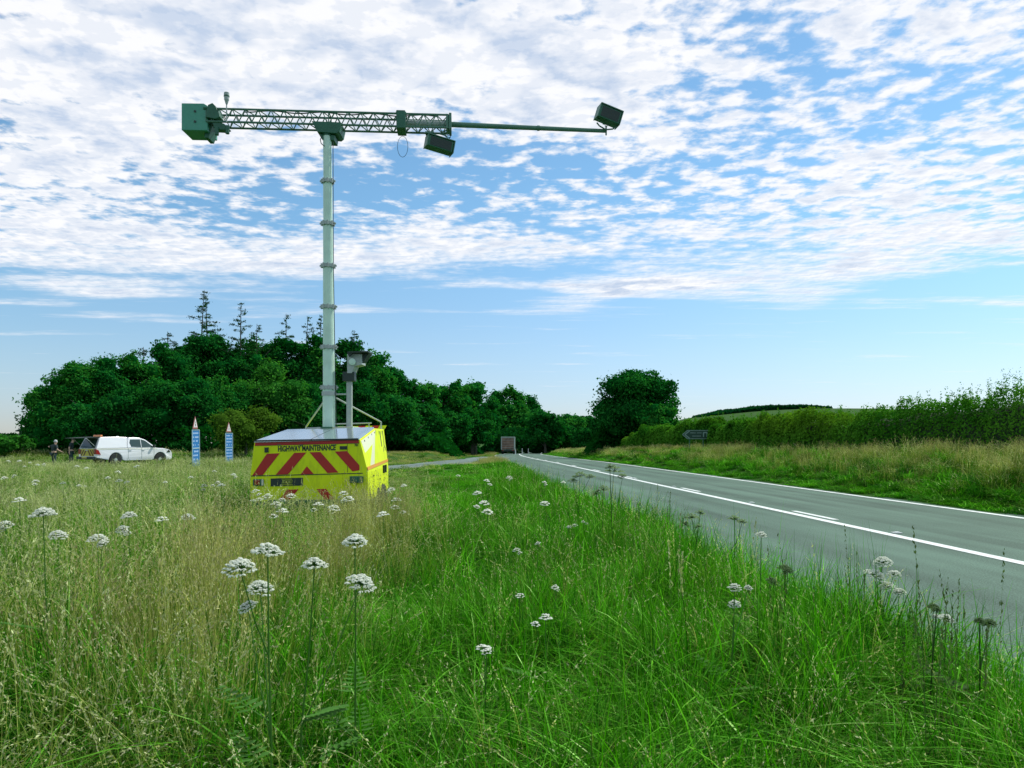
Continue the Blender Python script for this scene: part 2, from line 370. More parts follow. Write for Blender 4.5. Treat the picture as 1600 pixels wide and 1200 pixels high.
def limbs_mesh(h, rad, r, crown_r, z0=.2):
    q = MB(); pts = [Vector((0, 0, -.3))]; 
    for k in range(1, 6): pts.append(Vector((r.normal() * .03 * h * k / 5, r.normal() * .03 * h * k / 5, h * .75 * k / 5)))
    for k in range(5): q.tube(pts[k], pts[k + 1], rad * (1 - k * .17), rad * (1 - (k + 1) * .17), 8, cap=False)
    for i in range(7):
        k = int(r.integers(1, 5)); a = r.uniform(0, 6.28); ln = crown_r * r.uniform(.5, .9); b = pts[k] + Vector((math.cos(a) * ln, math.sin(a) * ln, ln * r.uniform(.3, .9)))
        m_ = (pts[k] + b) / 2 + Vector((0, 0, ln * .1)); q.tube(pts[k], m_, rad * .38, rad * .25, 6, cap=False); q.tube(m_, b, rad * .25, rad * .08, 6, cap=False)
    return q
def crown_mesh(name, h, r_, pal, seed, leaf, nl, low=.05, round_=1.0, squash=1.0):
    r = np.random.default_rng(seed); c0, c1 = (np.array(c) for c in PAL[pal])
    # lobes over an uneven dome
    nlobe = 34; d = sph(nlobe * 3, r); d = d[d[:, 2] > -.75][:nlobe]
    top = h; zc = h * (low + (1 - low) * .48); rz_ = (h * (1 - low)) / 2
    lob = d * r.uniform(.50, .84, (len(d), 1)); L = np.stack([lob[:, 0] * r_, lob[:, 1] * r_ * squash, zc + lob[:, 2] * rz_], 1)
    lr = r.uniform(.24, .40, len(L)) * min(r_, rz_ * 1.15)
    L = np.vstack([L, [[0, 0, zc]]]); lr = np.append(lr, .62 * min(r_, rz_))
    # smaller outer tufts for a ragged outline
    nt_ = 90; k = r.integers(0, len(L) - 1, nt_); dt = sph(nt_, r); dt[:, 2] = np.abs(dt[:, 2]) * .8 + dt[:, 2] * .2
    T = L[k] + dt * (lr[k] * r.uniform(.75, 1.12, nt_))[:, None]; trr = r.uniform(.07, .17, nt_) * min(r_, rz_)
    L2 = np.vstack([L, T]); lr2 = np.append(lr, trr)
    over = L2[:, 2] + lr2 > top; L2[over, 2] -= (L2[over, 2] + lr2[over] - top) * .9
    w = lr2 ** 2; cnt = (nl * w / w.sum()).astype(int) + 12; Vs = []; Cs = []
    Ps = []; Ns = []
    for c, rr, n in zip(L2, lr2, cnt):
        dd = sph(n, r); rad = rr * (1 - np.abs(r.normal(0, .20, n)) + np.where(r.random(n) < .22, r.uniform(0, .42, n), 0)) * (1 + .22 * np.sin(dd[:, 0] * 5 + c[1] * 3) * np.cos(dd[:, 2] * 6 + c[0] * 2)); Ps.append(c + dd * rad[:, None] * [1.05, 1.05, .80])
        Ns.append(dd * .7 + sph(n, r) * .9 + [0, 0, .55]); t = np.clip(r.normal(.42, .24) + r.normal(0, .26, n), 0, 1.2)[:, None]; Cs.append(c0 * (1 - t) + c1 * t)
    P = np.vstack(Ps); Nn = np.vstack(Ns); C = np.vstack(Cs)
    ok = P[:, 2] > -.1; P, Nn, C = P[ok], Nn[ok], C[ok]
    V, Qd = leaf_quads(P, Nn, leaf * r.uniform(.6, 1.3, len(P)), r); C = np.repeat(C, 4, 0)
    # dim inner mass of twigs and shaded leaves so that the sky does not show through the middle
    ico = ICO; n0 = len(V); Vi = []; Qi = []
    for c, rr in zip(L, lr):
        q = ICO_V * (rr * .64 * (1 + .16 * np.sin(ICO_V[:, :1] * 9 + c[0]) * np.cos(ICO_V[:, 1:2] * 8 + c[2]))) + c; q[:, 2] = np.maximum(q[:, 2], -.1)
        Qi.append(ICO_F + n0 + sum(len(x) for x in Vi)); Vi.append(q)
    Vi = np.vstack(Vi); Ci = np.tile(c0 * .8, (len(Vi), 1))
    me = bpy.data.meshes.new(name); Va = np.vstack([V, Vi]).astype(np.float32); me.vertices.add(len(Va)); me.vertices.foreach_set('co', Va.ravel())
    Qi = np.vstack(Qi); loops = np.concatenate([Qd.ravel(), Qi.ravel()]).astype(np.int32); me.loops.add(len(loops)); me.loops.foreach_set('vertex_index', loops)
    starts = np.concatenate([np.arange(0, Qd.size, 4), Qd.size + np.arange(0, Qi.size, 3)]).astype(np.int32); me.polygons.add(len(starts)); me.polygons.foreach_set('loop_start', starts)
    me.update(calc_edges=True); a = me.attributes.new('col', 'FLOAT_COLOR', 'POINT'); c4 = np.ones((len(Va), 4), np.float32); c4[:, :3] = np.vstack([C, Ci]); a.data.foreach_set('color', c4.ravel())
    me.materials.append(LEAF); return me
_bm = bmesh.new(); bmesh.ops.create_icosphere(_bm, subdivisions=2, radius=1); _bm.verts.ensure_lookup_table()
ICO_V = np.array([v.co[:] for v in _bm.verts]); ICO_F = np.array([[v.index for v in f.verts] for f in _bm.faces]); ICO = None; _bm.free()
def tree(px, ty, D, wpx, pal, label, nl=6500, seed=0, low=.04, cat='tree', group='trees of the wood behind the pickup and trailer', name='broadleaf_tree', leaf=None, squash=.9):
    X = (px - 800) / F * D; z0 = float(tz(X, D)); h = (EYE + (HZ - ty) / F * D - z0) * 1.05; r_ = wpx / 2 / F * D * (1.15 if nl < 16000 and group == WG else 1.08)
    t = thing(name, label, cat, (X, D, z0), 0, group); r = np.random.default_rng(seed + 999)
    limbs_mesh(h, .03 * h, r, r_).build('trunk', BARK, t)
    link('crown', crown_mesh('crown', h, r_, pal, seed, leaf or max(.085, D * .0019), nl, low, squash=squash), t); return t
WG = 'trees of the wood behind the pickup and trailer'
TREES = [  # px, top y, distance, width px, palette, label
 (88,598,63,96,'oak','leftmost tree of the wood, its low branches reaching out over open sky'), (122,568,64,100,'oak','rounded tree just right of the leftmost one, above the person with grey hair'),
 (172,553,66,110,'dark','broad dark tree directly above the rear of the pickup'), (217,550,67,90,'oak','tree rising above the middle of the pickup roof'),
 (255,528,70,84,'dark','pointed dark tree left of the tall bare-topped spruces'), (296,514,74,92,'dark','tall dark tree under the highest spruce tip'),
 (345,514,76,96,'dark','tall tree crown behind and between the two blue signs'), (398,511,78,96,'oak','high crown left of the mast above the pale bush'),
 (446,519,79,86,'dark','crown just left of the mast at the skyline'), (492,517,80,84,'oak','crown directly behind the mast'),
 (542,530,82,84,'dark','crown behind the roof camera'), (583,545,85,78,'oak','rounded crown right of the roof camera at the skyline'),
 (622,574,89,74,'dark','crown on the falling skyline right of the trailer'), (656,592,95,66,'oak','lower crown in the dip of the skyline right of the trailer'),
 (700,598,103,76,'oak','crown at the left shoulder of the rounded group before the road bend'), (742,588,108,76,'dark','largest rounded crown left of the lorry'),
 (792,600,190,66,'oak','crown above the lorry'), (822,620,225,52,'dark','crown stepping down right of the lorry'),
 (852,640,150,52,'dark','far crown over the road bend, left of the skyline notch'), (888,648,165,50,'oak','far small crown in the notch of the skyline'), (922,652,172,52,'dark','far crown beside the big lone tree on the right'),
 (150,632,60,104,'dark','low front tree behind the two people'), (212,604,61,104,'dark','low front tree behind the pickup cab'), (282,590,62,112,'dark','front tree directly behind the taller blue sign'),
 (350,585,66,96,'oak','front tree behind the smaller blue sign'), (424,566,68,112,'ash','lighter green rounded tree left of the mast, over the pale bush'), (478,604,70,92,'dark','dark front tree behind the left strut of the mast'),
 (545,596,74,96,'dark','dark front tree behind the roof camera post'), (608,612,79,84,'dark','dark front tree just right of the trailer'), (655,632,87,78,'dark','dark front tree over the strip of side road'),
 (700,642,97,78,'dark','dark front tree above the pale verge grass'), (738,640,104,58,'dark','dark front tree just left of the lorry'), (800,652,195,60,'dark','shaded tree behind the lorry'),
 (838,662,235,60,'dark','shaded tree over the far marker posts'), (880,668,158,60,'dark','shaded tree closing the view down the road'), (918,668,150,48,'dark','shaded low tree at the foot of the big lone tree')]
for i, (px, ty, D, w, pal, lb) in enumerate(TREES): tree(px, ty, D, w, pal, lb, 11000 if D < 100 else 7000, 100 + i)
RG = 'trees on the right of the road'
tree(992,580,78,114,'dark','large lone round-headed tree on the right of the road', 30000, 301, .05, group=RG)
tree(1026,634,74,62,'oak','small tree at the right foot of the large lone tree', 9000, 302, .02, group=RG)
tree(948,640,82,46,'dark','small dark tree at the left foot of the large lone tree', 3500, 303, .02, group=RG)
# pale bush and low hedge bushes
t_ = tree(384,632,56,98,'willow','pale yellow-green rounded bush between the smaller blue sign and the trailer', 9000, 401, .0, 'bush', 'bushes at the foot of the wood', 'bush', .09)
t_ = tree(18,680,58,70,'ash','low bright bush at the far left edge of the picture', 3500, 402, .0, 'bush', 'bushes at the foot of the wood', 'bush')
t_ = tree(70,690,60,60,'dark','low dark bush left of the two people', 3000, 403, .0, 'bush', 'bushes at the foot of the wood', 'bush')
t_ = tree(235,690,60,90,'dark','low dark bush behind the bonnet of the pickup', 3500, 404, .0, 'bush', 'bushes at the foot of the wood', 'bush')
t_ = tree(300,686,60,80,'dark','low dark bush behind the blue signs', 3500, 405, .0, 'bush', 'bushes at the foot of the wood', 'bush')
t_ = tree(500,668,66,110,'dark','low dark bush behind the trailer roof', 4500, 406, .0, 'bush', 'bushes at the foot of the wood', 'bush')
t_ = tree(640,672,80,110,'dark','low dark bush behind the verge right of the trailer', 4500, 407, .0, 'bush', 'bushes at the foot of the wood', 'bush')
# sparse-topped conifers
def conifer(px, ty, D, lean, label, seed, bare=1.0, base_y=600):
    r = np.random.default_rng(seed); X = (px - 800) / F * D; z0 = float(tz(X, D)); h = EYE + (HZ - ty) / F * D - z0
    t = thing('spruce_tree', label, 'spruce', (X, D, z0), 0, 'ragged spruces standing above the wood')
    def tp(s): return Vector((lean * s * s, 0, h * s))
    q = MB(); S_ = np.linspace(-.02, 1, 12)
    for a, b in zip(S_[:-1], S_[1:]): q.tube(tp(a), tp(b), .16 * (1 - max(a, 0)) + .02, .16 * (1 - b) + .02, 7, cap=False)
    tips = []; 
    for s in np.arange(.35, .995, .022):
        n = 2 if s > .72 else 4
        for k in range(n):
            if r.random() < .18: continue
            a = r.uniform(0, 6.28); ln = (1 - s) * 5.6 * r.uniform(.5, 1.15) + .18; ln = min(ln, 2.4)
            A = tp(s); B = A + Vector((math.cos(a) * ln + lean * .25, math.sin(a) * ln, ln * r.uniform(-.1, .35))); q.tube(A, B, .028, .010, 4, cap=False)
            tips.append((A, B, s, ln))
    q.build('trunk', BARK, t); P = []; Nn = []; sz = []
    for A, B, s, ln in tips:
        n = int(42 * ln * (.8 if s > .75 else 1.3)) + 10; f = r.uniform(.15, 1.05, n) if s < .8 else np.where(r.random(n) < .6, r.uniform(.6, 1.05, n), r.uniform(.1, 1, n))
        if s > .7 and r.random() < .10 * bare: continue
        A = np.array(A); B = np.array(B); P.append(A + (B - A) * f[:, None] + r.normal(0, .10, (n, 3)) * [1, 1, .6] - [0, 0, .05]); Nn.append(sph(n, r) + [0, 0, .6]); sz.append(r.uniform(.05, .13, n))
    P = np.vstack(P); V, Qd = leaf_quads(P, np.vstack(Nn), np.concatenate(sz), r, .38); tt = r.random((len(P), 1)); c0, c1 = (np.array(c) for c in PAL['conifer'])
    link('crown', nmesh('crown', V, Qd, np.repeat(c0 * (1 - tt) + c1 * tt, 4, 0), mats=[LEAF]), t)
for a in [(311,453,75,.5,'tallest spruce with a thin ragged top, above the taller blue sign',1,1), (326,462,76,-.3,'thin bare spruce pole just right of the tallest spruce',2,2.2), (375,472,76,.1,'second tallest spruce, between the tallest one and the mast',3,.7),
          (447,490,79,.0,'sparse thin spruce tip left of the mast',4,1.8), (475,494,80,.4,'leaning spruce tip close on the left of the mast',5,1), (497,492,80,.35,'bushy spruce tip touching the left edge of the mast',6,.6),
          (551,516,82,.2,'short spruce tip just left of the roof camera',7,1), (262,518,72,0,'small spruce point on the left slope of the wood',8,.5), (224,542,69,0,'lowest small spruce point far down the left slope',9,.5), (400,506,78,.1,'blunt spruce point midway between second tallest spruce and the mast',10,.5)]:
    conifer(a[0], a[1], a[2], a[3], a[4], 500 + a[5], a[6])
# far woods
def mass(name, X0, X1, Y, h, n, seed, col, leaf, depth=12, base=None):
    r = np.random.default_rng(seed); x = r.uniform(X0, X1, n); y = Y + r.uniform(-depth / 2, depth / 2, n); g = tz(x, y)
    hh = h * (.75 + .3 * wn(x, y, .25, seed)) * np.clip(np.minimum(x - X0, X1 - x) / (X1 - X0) * 5, .05, 1); z = g + hh * r.uniform(0, 1, n) ** .6; P = np.stack([x, y, z], 1)
    V, Qd = leaf_quads(P, sph(n, r) + [0, -.3, .6], leaf * r.uniform(.6, 1.3, n), r, .8); t = r.random((n, 1))
    return tag(link(name, nmesh(name, V, Qd, np.repeat(np.array(col) * (.8 + .5 * t), 4, 0), mats=[LEAF])), kind='stuff')
mass('distant_wood', 72, 122, 300, 1.5, 9000, 1, (.006, .06, .02), .9, 14)
mass('distant_wood', -260, -110, 210, 6, 9000, 2, (.02, .085, .035), .9, 30)
mass('undergrowth', -60, -12, 62, 2.2, 16000, 3, (.006, .08, .010), .16, 6)
mass('undergrowth', -16, -5.5, 84, 2.2, 9000, 4, (.006, .08, .010), .2, 12)
mass('undergrowth', 7.5, 14.5, 80, 2.4, 9000, 8, (.008, .09, .012), .15, 6)
mass('undergrowth', -14, -4.2, 113, 3.2, 9000, 9, (.006, .08, .012), .2, 6)
mass('undergrowth', -8, 16, 172, 5, 9000, 5, (.005, .06, .012), .4, 20)
# hedge along the top of the right bank
HEDGE = leafmat('hedge_leaves', .32, .5, .0, .0)
def hedge():
    r = np.random.default_rng(77); ys = np.arange(3, 72, .05); P = []; Nn = []; C = []; Sz = []
    c0, c1 = (np.array(c) for c in PAL['hedge']); yl = np.array([.11, .22, .015])
    def prof(y):  # height and half width of the hedge at y
        hh = np.interp(y, [3, 14, 19, 24, 32, 45, 60, 72], [2.35, 2.2, 1.85, 1.75, 1.75, 1.8, 1.75, 1.3]) + .26 * wn(y, 0, .8, 5) + .16 * wn(y, 0, 3, 6)
        return hh, .95 + .2 * wn(y, 3, .7, 8)
    n = 230000; y = 3 + 69 * r.random(n) ** 1.55; hh, hw = prof(y); th = r.uniform(-.25, math.pi + .25, n)   # round the section
    k = 1 - np.abs(r.normal(0, .14, n)) + .10 * wn(y * 3, th * 3, 1.3, 9)
    sx = -np.cos(th); szz = np.clip(np.sin(th), -.2, 1) ** 1
    xx = xr(y) + 5.0 + hw * np.sign(sx) * np.abs(sx) ** .6 * k; z0 = tz(xr(y) + 5.0, y) - .3
    zz_ = z0 + (hh + .3) * (np.sign(szz) * np.abs(szz) ** .7) * k; keep = (xx < xr(y) + 6.2)
    P.append(np.stack([xx, y, zz_], 1)); Nn.append(np.stack([sx, np.zeros(n), szz], 1) + sph(n, r) * .8)
    t = np.clip(.5 + .45 * wn(y, zz_ * 2, 1.1, 12) + r.normal(0, .2, n), 0, 1)[:, None]; cc = c0 * (1 - t) + c1 * t
    f = np.clip((wn(y, zz_ * .8, .55, 21) - .45) * 2 + (zz_ - z0 - hh * .65), 0, 1)[:, None] * .6; cc = cc * (1 - f) + yl * f; C.append(cc); Sz.append(np.clip(y * .0018, .03, .09) * r.uniform(.6, 1.35, n))
    # upright shoots on top
    ns = 1500; ysn = 4 + 62 * r.random(ns) ** 1.6; w_ = np.clip(wn(ysn, 1, .5, 31) + .55, 0.05, 1); lush = np.interp(ysn, [4, 17, 26, 33, 40, 50, 66], [1, 1, .55, .2, .6, .3, .2]) * w_
    for y0, lv in zip(ysn, lush):
        if r.random() > lv + .2: continue
        h0, w0 = prof(y0); x0 = xr(y0) + 5.0 + r.uniform(-.7, .7) * w0; zb = tz(x0, y0) + h0 * .86; ln = r.uniform(.25, .75) * (.5 + .7 * lv); m_ = int(10 + ln * 34); s = r.uniform(0, 1, m_)
        ld = r.normal(0, .12, 2); P.append(np.stack([x0 + ld[0] * s * ln + r.normal(0, .03, m_), y0 + ld[1] * s + r.normal(0, .03, m_), zb + s * ln * 1.15], 1)); Nn.append(sph(m_, r) + [0, 0, .3])
        C.append(np.tile(c0 * .4 + c1 * .6, (m_, 1)) * r.uniform(.8, 1.2)); Sz.append(np.clip(y0 * .0016, .025, .07) * r.uniform(.6, 1.2, m_) * (1.15 - .5 * s))
    P = np.vstack(P); V, Qd = leaf_quads(P, np.vstack(Nn), np.concatenate(Sz), r, .62)
    h_ = thing('hedge', 'long untrimmed hedge with upright shoots along the top of the right bank', 'hedge', (0, 0, 0))
    link('foliage', nmesh('foliage', V, Qd, np.repeat(np.vstack(C), 4, 0), mats=[HEDGE]), h_)
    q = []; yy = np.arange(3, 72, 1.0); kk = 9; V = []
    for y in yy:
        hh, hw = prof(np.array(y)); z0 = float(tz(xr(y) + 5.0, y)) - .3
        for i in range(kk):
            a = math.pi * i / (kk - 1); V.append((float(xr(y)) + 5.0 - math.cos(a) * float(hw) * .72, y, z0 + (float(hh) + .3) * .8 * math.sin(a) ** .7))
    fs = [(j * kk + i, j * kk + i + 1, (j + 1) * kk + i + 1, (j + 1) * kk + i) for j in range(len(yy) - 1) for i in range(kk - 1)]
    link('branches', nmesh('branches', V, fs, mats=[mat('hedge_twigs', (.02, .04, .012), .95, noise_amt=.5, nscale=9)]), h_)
hedge()

# ------------------------------------------------------------------ grasses
def blades(n, rad, h, w, bend, c0, c1, r, lv=5, hvar=.35, stiff=0, tipc=None):
    a = r.uniform(0, 6.283, n); rr = rad * np.sqrt(r.random(n)); bx, by = rr * np.cos(a), rr * np.sin(a)
    az = r.uniform(0, 6.283, n); H = h * (1 - hvar * r.random(n)); B = bend * r.uniform(.2, 1.4, n); t = np.linspace(0, 1, lv)
    fa = az + r.normal(0, .5, n) + math.pi / 2
    px = bx[:, None] + np.cos(az)[:, None] * (B * H)[:, None] * t ** 2.2; py = by[:, None] + np.sin(az)[:, None] * (B * H)[:, None] * t ** 2.2
    pz = H[:, None] * (t - np.clip(B, 0, 1.6)[:, None] * .42 * t ** 3)
    W_ = w * r.uniform(.6, 1.3, n)[:, None] * np.clip(1 - t ** 1.8, .06, 1) * np.where(t < .15, .75, 1)
    sx, sy = np.cos(fa)[:, None] * W_ / 2, np.sin(fa)[:, None] * W_ / 2
    V = np.stack([np.stack([px - sx, py - sy, pz], -1), np.stack([px + sx, py + sy, pz], -1)], 2)  # n,lv,2,3
    base = (np.arange(n) * lv * 2)[:, None]; k = np.arange(lv - 1) * 2
    Qd = np.stack([base + k, base + k + 1, base + k + 3, base + k + 2], -1).reshape(-1, 4)
    m = r.random((n, 1)); C = (np.array(c0) * (1 - m) + np.array(c1) * m)[:, None, None, :] * np.ones((1, lv, 2, 1))
    if tipc is not None:
        f = (np.clip((t - .72) / .28, 0, 1)[None, :, None, None]) * (r.random(n) < .45)[:, None, None, None] * .7; C = C * (1 - f) + np.array(tipc) * f
    return V.reshape(-1, 3), Qd, C.reshape(-1, 3), (px, py, pz)
def heads(path, r, n, size, spread, col, t0=.68, every=1.0, lv=5):
    px, py, pz = path; ns = px.shape[0]; P = []; C = []; T_ = []
    sel = np.where(r.random(ns) < every)[0]
    for i in sel:
        s = t0 + (1 - t0) * r.random(n); tt = np.linspace(0, 1, px.shape[1])
        q = np.stack([np.interp(s, tt, px[i]), np.interp(s, tt, py[i]), np.interp(s, tt, pz[i])], 1); g = (1 - (s - t0) / (1 - t0)) * .8 + .2
        tg = np.gradient(np.stack([px[i], py[i], pz[i]], 1), axis=0)[-2]; tg = tg / (np.linalg.norm(tg) + 1e-9); P.append(q + r.normal(0, 1, (n, 3)) * (spread * g)[:, None] * [1, 1, .6]); T_.append(np.tile(tg, (n, 1)) + r.normal(0, .35, (n, 3))); C.append(np.tile(np.array(col) * r.uniform(.75, 1.25), (n, 1)))
    if not P: return np.zeros((0, 3)), np.zeros((0, 4), int), np.zeros((0, 3))
    P = np.vstack(P); nn = len(P); T_ = np.vstack(T_); T_ /= np.linalg.norm(T_, axis=1, keepdims=True); B_ = np.cross(T_, sph(nn, r)); s_ = (size * r.uniform(.6, 1.4, nn))[:, None]; V = np.stack([P - T_ * s_, P + B_ * s_ * .38, P + T_ * s_, P - B_ * s_ * .38], 1).reshape(-1, 3); Qd = np.arange(len(V)).reshape(-1, 4); return V, Qd, np.repeat(np.vstack(C), 4, 0)
def join(*parts):
    V = []; Qd = []; C = []; o = 0
    for p in parts: V.append(p[0]); Qd.append(p[1] + o); C.append(p[2]); o += len(p[0])
    return np.vstack(V), np.vstack(Qd), np.vstack(C)
G0, G1 = (.006, .090, .002), (.080, .350, .005); GB0, GB1 = (.006, .090, .005), (.040, .22, .010)
D0, D1 = (.16, .24, .035), (.40, .48, .14); STR = (.46, .48, .28); OL0, OL1 = (.018, .115, .006), (.14, .29, .03)
def kinds(tag_, f, sc=1.0, lv=5, n=1.0, wide=1.0):
    """collection of tuft meshes: 0-3 green, 4-6 lush, darkened to stand for shaded gaps, 7-10 dry stems, 11-13 olive, 14-15 straw, 16-17 low turf"""
    c = bpy.data.collections.new('tufts_' + tag_); r = np.random.default_rng(f)
    def put_(i, parts):
        V, Qd, C = join(*parts); o = bpy.data.objects.new(f'tuft_{tag_}_{i:02d}', nmesh('tuft', V, Qd, C, mats=[GRASS])); c.objects.link(o)
    i = 0
    for k in range(4):
        a = blades(int(58 * n), .20 * sc, .54, .0092 * wide, 1.15, G0, G1, r, lv, .5, tipc=(.22, .24, .09)); b = blades(int(9 * n), .2 * sc, .68, .0066 * wide, .28, G0, G1, r, lv, .3)
        ar = blades(int(15 * n), .2 * sc, .64, .0115 * wide, 1.45, (.05, .27, .01), (.16, .45, .04), r, lv + 2, .4); gb = blades(int(34 * n), .2 * sc, .36, .009 * wide, .6, GB0, GB1, r, lv, .5)  # bright arching blades stand in for highlights, dark low ones for shade between
        put_(i, (a[:3], b[:3], ar[:3], gb[:3])); i += 1
    for k in range(3):
        a = blades(int(52 * n), .16 * sc, .52, .0115 * wide, .9, GB0, GB1, r, lv, .45); put_(i, (a[:3],)); i += 1
    for k in range(4):
        a = blades(int(12 * n), .22 * sc, .90, .0038 * wide, .30 + .24 * k, D0, D1, r, lv + 2, .4); hd = heads(a[3], r, 26, .0062 * wide ** .75, .0042 * wide ** .5, STR)
        b = blades(int(40 * n), .22 * sc, .60, .0082 * wide, .8, OL0, OL1, r, lv, .5); d = blades(int(12 * n), .22 * sc, .54, .0055 * wide, 1.2, D0, D1, r, lv, .5); put_(i, (a[:3], hd, b[:3], d[:3])); i += 1
    for k in range(3):
        a = blades(int(44 * n), .22 * sc, .56, .0085 * wide, .9, OL0, OL1, r, lv, .5, tipc=(.25, .25, .11)); b = blades(int(8 * n), .22 * sc, .72, .0026 * wide, .5, D0, D1, r, lv, .35); hd = heads(b[3], r, 16, .0058 * wide ** .75, .004 * wide ** .5, STR); put_(i, (a[:3], b[:3], hd)); i += 1
    for k in range(2):
        a = blades(int(34 * n), .18 * sc, .78, .0036 * wide, .22, (.22, .26, .06), (.38, .39, .13), r, lv, .35); hd = heads(a[3], r, 12, .006 * wide ** .75, .004 * wide ** .5, (.40, .37, .20), .72); b = blades(int(18 * n), .2 * sc, .45, .004 * wide, .6, OL0, OL1, r, lv, .4); put_(i, (a[:3], hd, b[:3])); i += 1
    for k in range(2):
        a = blades(int(70 * n), .24 * sc, .16, .006 * wide, .7, G0, G1, r, max(3, lv - 1), .5); put_(i, (a[:3],)); i += 1
    for k in range(2):
        a = blades(int(9 * n), .12 * sc, .42, .045 * wide ** .4, .6, (.02, .13, .012), (.06, .22, .02), r, 7, .5); b = blades(int(20 * n), .2 * sc, .42, .007 * wide, .7, GB0, GB1, r, lv, .5); put_(i, (a[:3], b[:3])); i += 1
    for k in range(2):
        a = blades(int(12 * n), .22 * sc, .62, .0045 * wide, 1.9, D0, (.45, .44, .24), r, lv + 2, .5); b = blades(int(34 * n), .2 * sc, .40, .0085 * wide, .9, GB0, OL1, r, lv, .5); put_(i, (a[:3], b[:3])); i += 1
    return c
def scatter(name, P, rot, scl, idx_, coll):
    me = bpy.data.meshes.new(name); n = len(P); me.vertices.add(n); me.vertices.foreach_set('co', np.asarray(P, np.float32).ravel())
    a = me.attributes.new('rot', 'FLOAT_VECTOR', 'POINT'); a.data.foreach_set('vector', np.asarray(rot, np.float32).ravel())
    a = me.attributes.new('scl', 'FLOAT_VECTOR', 'POINT'); a.data.foreach_set('vector', np.asarray(scl, np.float32).ravel())
    a = me.attributes.new('idx', 'INT', 'POINT'); a.data.foreach_set('value', np.asarray(idx_, np.int32))
    o = link(name, me); g = bpy.data.node_groups.new(name, 'GeometryNodeTree')
    g.interface.new_socket('Geometry', in_out='INPUT', socket_type='NodeSocketGeometry'); g.interface.new_socket('Geometry', in_out='OUTPUT', socket_type='NodeSocketGeometry')
    gi = g.nodes.new('NodeGroupInput'); go = g.nodes.new('NodeGroupOutput'); ip = g.nodes.new('GeometryNodeInstanceOnPoints'); ci = g.nodes.new('GeometryNodeCollectionInfo')
    ci.inputs['Collection'].default_value = coll; ci.inputs['Separate Children'].default_value = True; ci.inputs['Reset Children'].default_value = True
    ip.inputs['Pick Instance'].default_value = True
    def na(nm, ty):
        x = g.nodes.new('GeometryNodeInputNamedAttribute'); x.data_type = ty; x.inputs['Name'].default_value = nm; return x.outputs['Attribute']
    g.links.new(gi.outputs[0], ip.inputs['Points']); g.links.new(ci.outputs[0], ip.inputs['Instance']); g.links.new(na('idx', 'INT'), ip.inputs['Instance Index'])
    er = g.nodes.new('FunctionNodeEulerToRotation'); g.links.new(na('rot', 'FLOAT_VECTOR'), er.inputs[0]); g.links.new(er.outputs[0], ip.inputs['Rotation'])
    g.links.new(na('scl', 'FLOAT_VECTOR'), ip.inputs['Scale']); g.links.new(ip.outputs[0], go.inputs[0])
    md = o.modifiers.new('tufts', 'NODES'); md.node_group = g; return tag(o, kind='stuff')
NEAR = kinds('near', 11, .8, 6, 1.0, 1.0); MIDC = kinds('mid', 12, 1.25, 4, 1.1, 1.7); FARC = kinds('far', 13, 2.6, 3, 1.5, 4.2)
def px_of(x, y): return 800 + F * x / np.maximum(y, .3)
def free(x, y):   # where grass grows
    ok = (x < xl(y) - .02) | (x > xr(y) + .42)
    ok &= dside(x, y) > SW + .05
    ok &= ~((x > -4.6) & (x < -2.2) & (y > 12.45) & (y < 16.3))
    ok &= np.hypot(x, y) > 1.0
    ca, sa = math.cos(R(60)), math.sin(R(60)); lx = (x + 25.3) * ca + (y - 46.8) * sa; ly = -(x + 25.3) * sa + (y - 46.8) * ca
    return ok & ~((lx > -.2) & (lx < 5.5) & (ly > -.1) & (ly < 2.0))
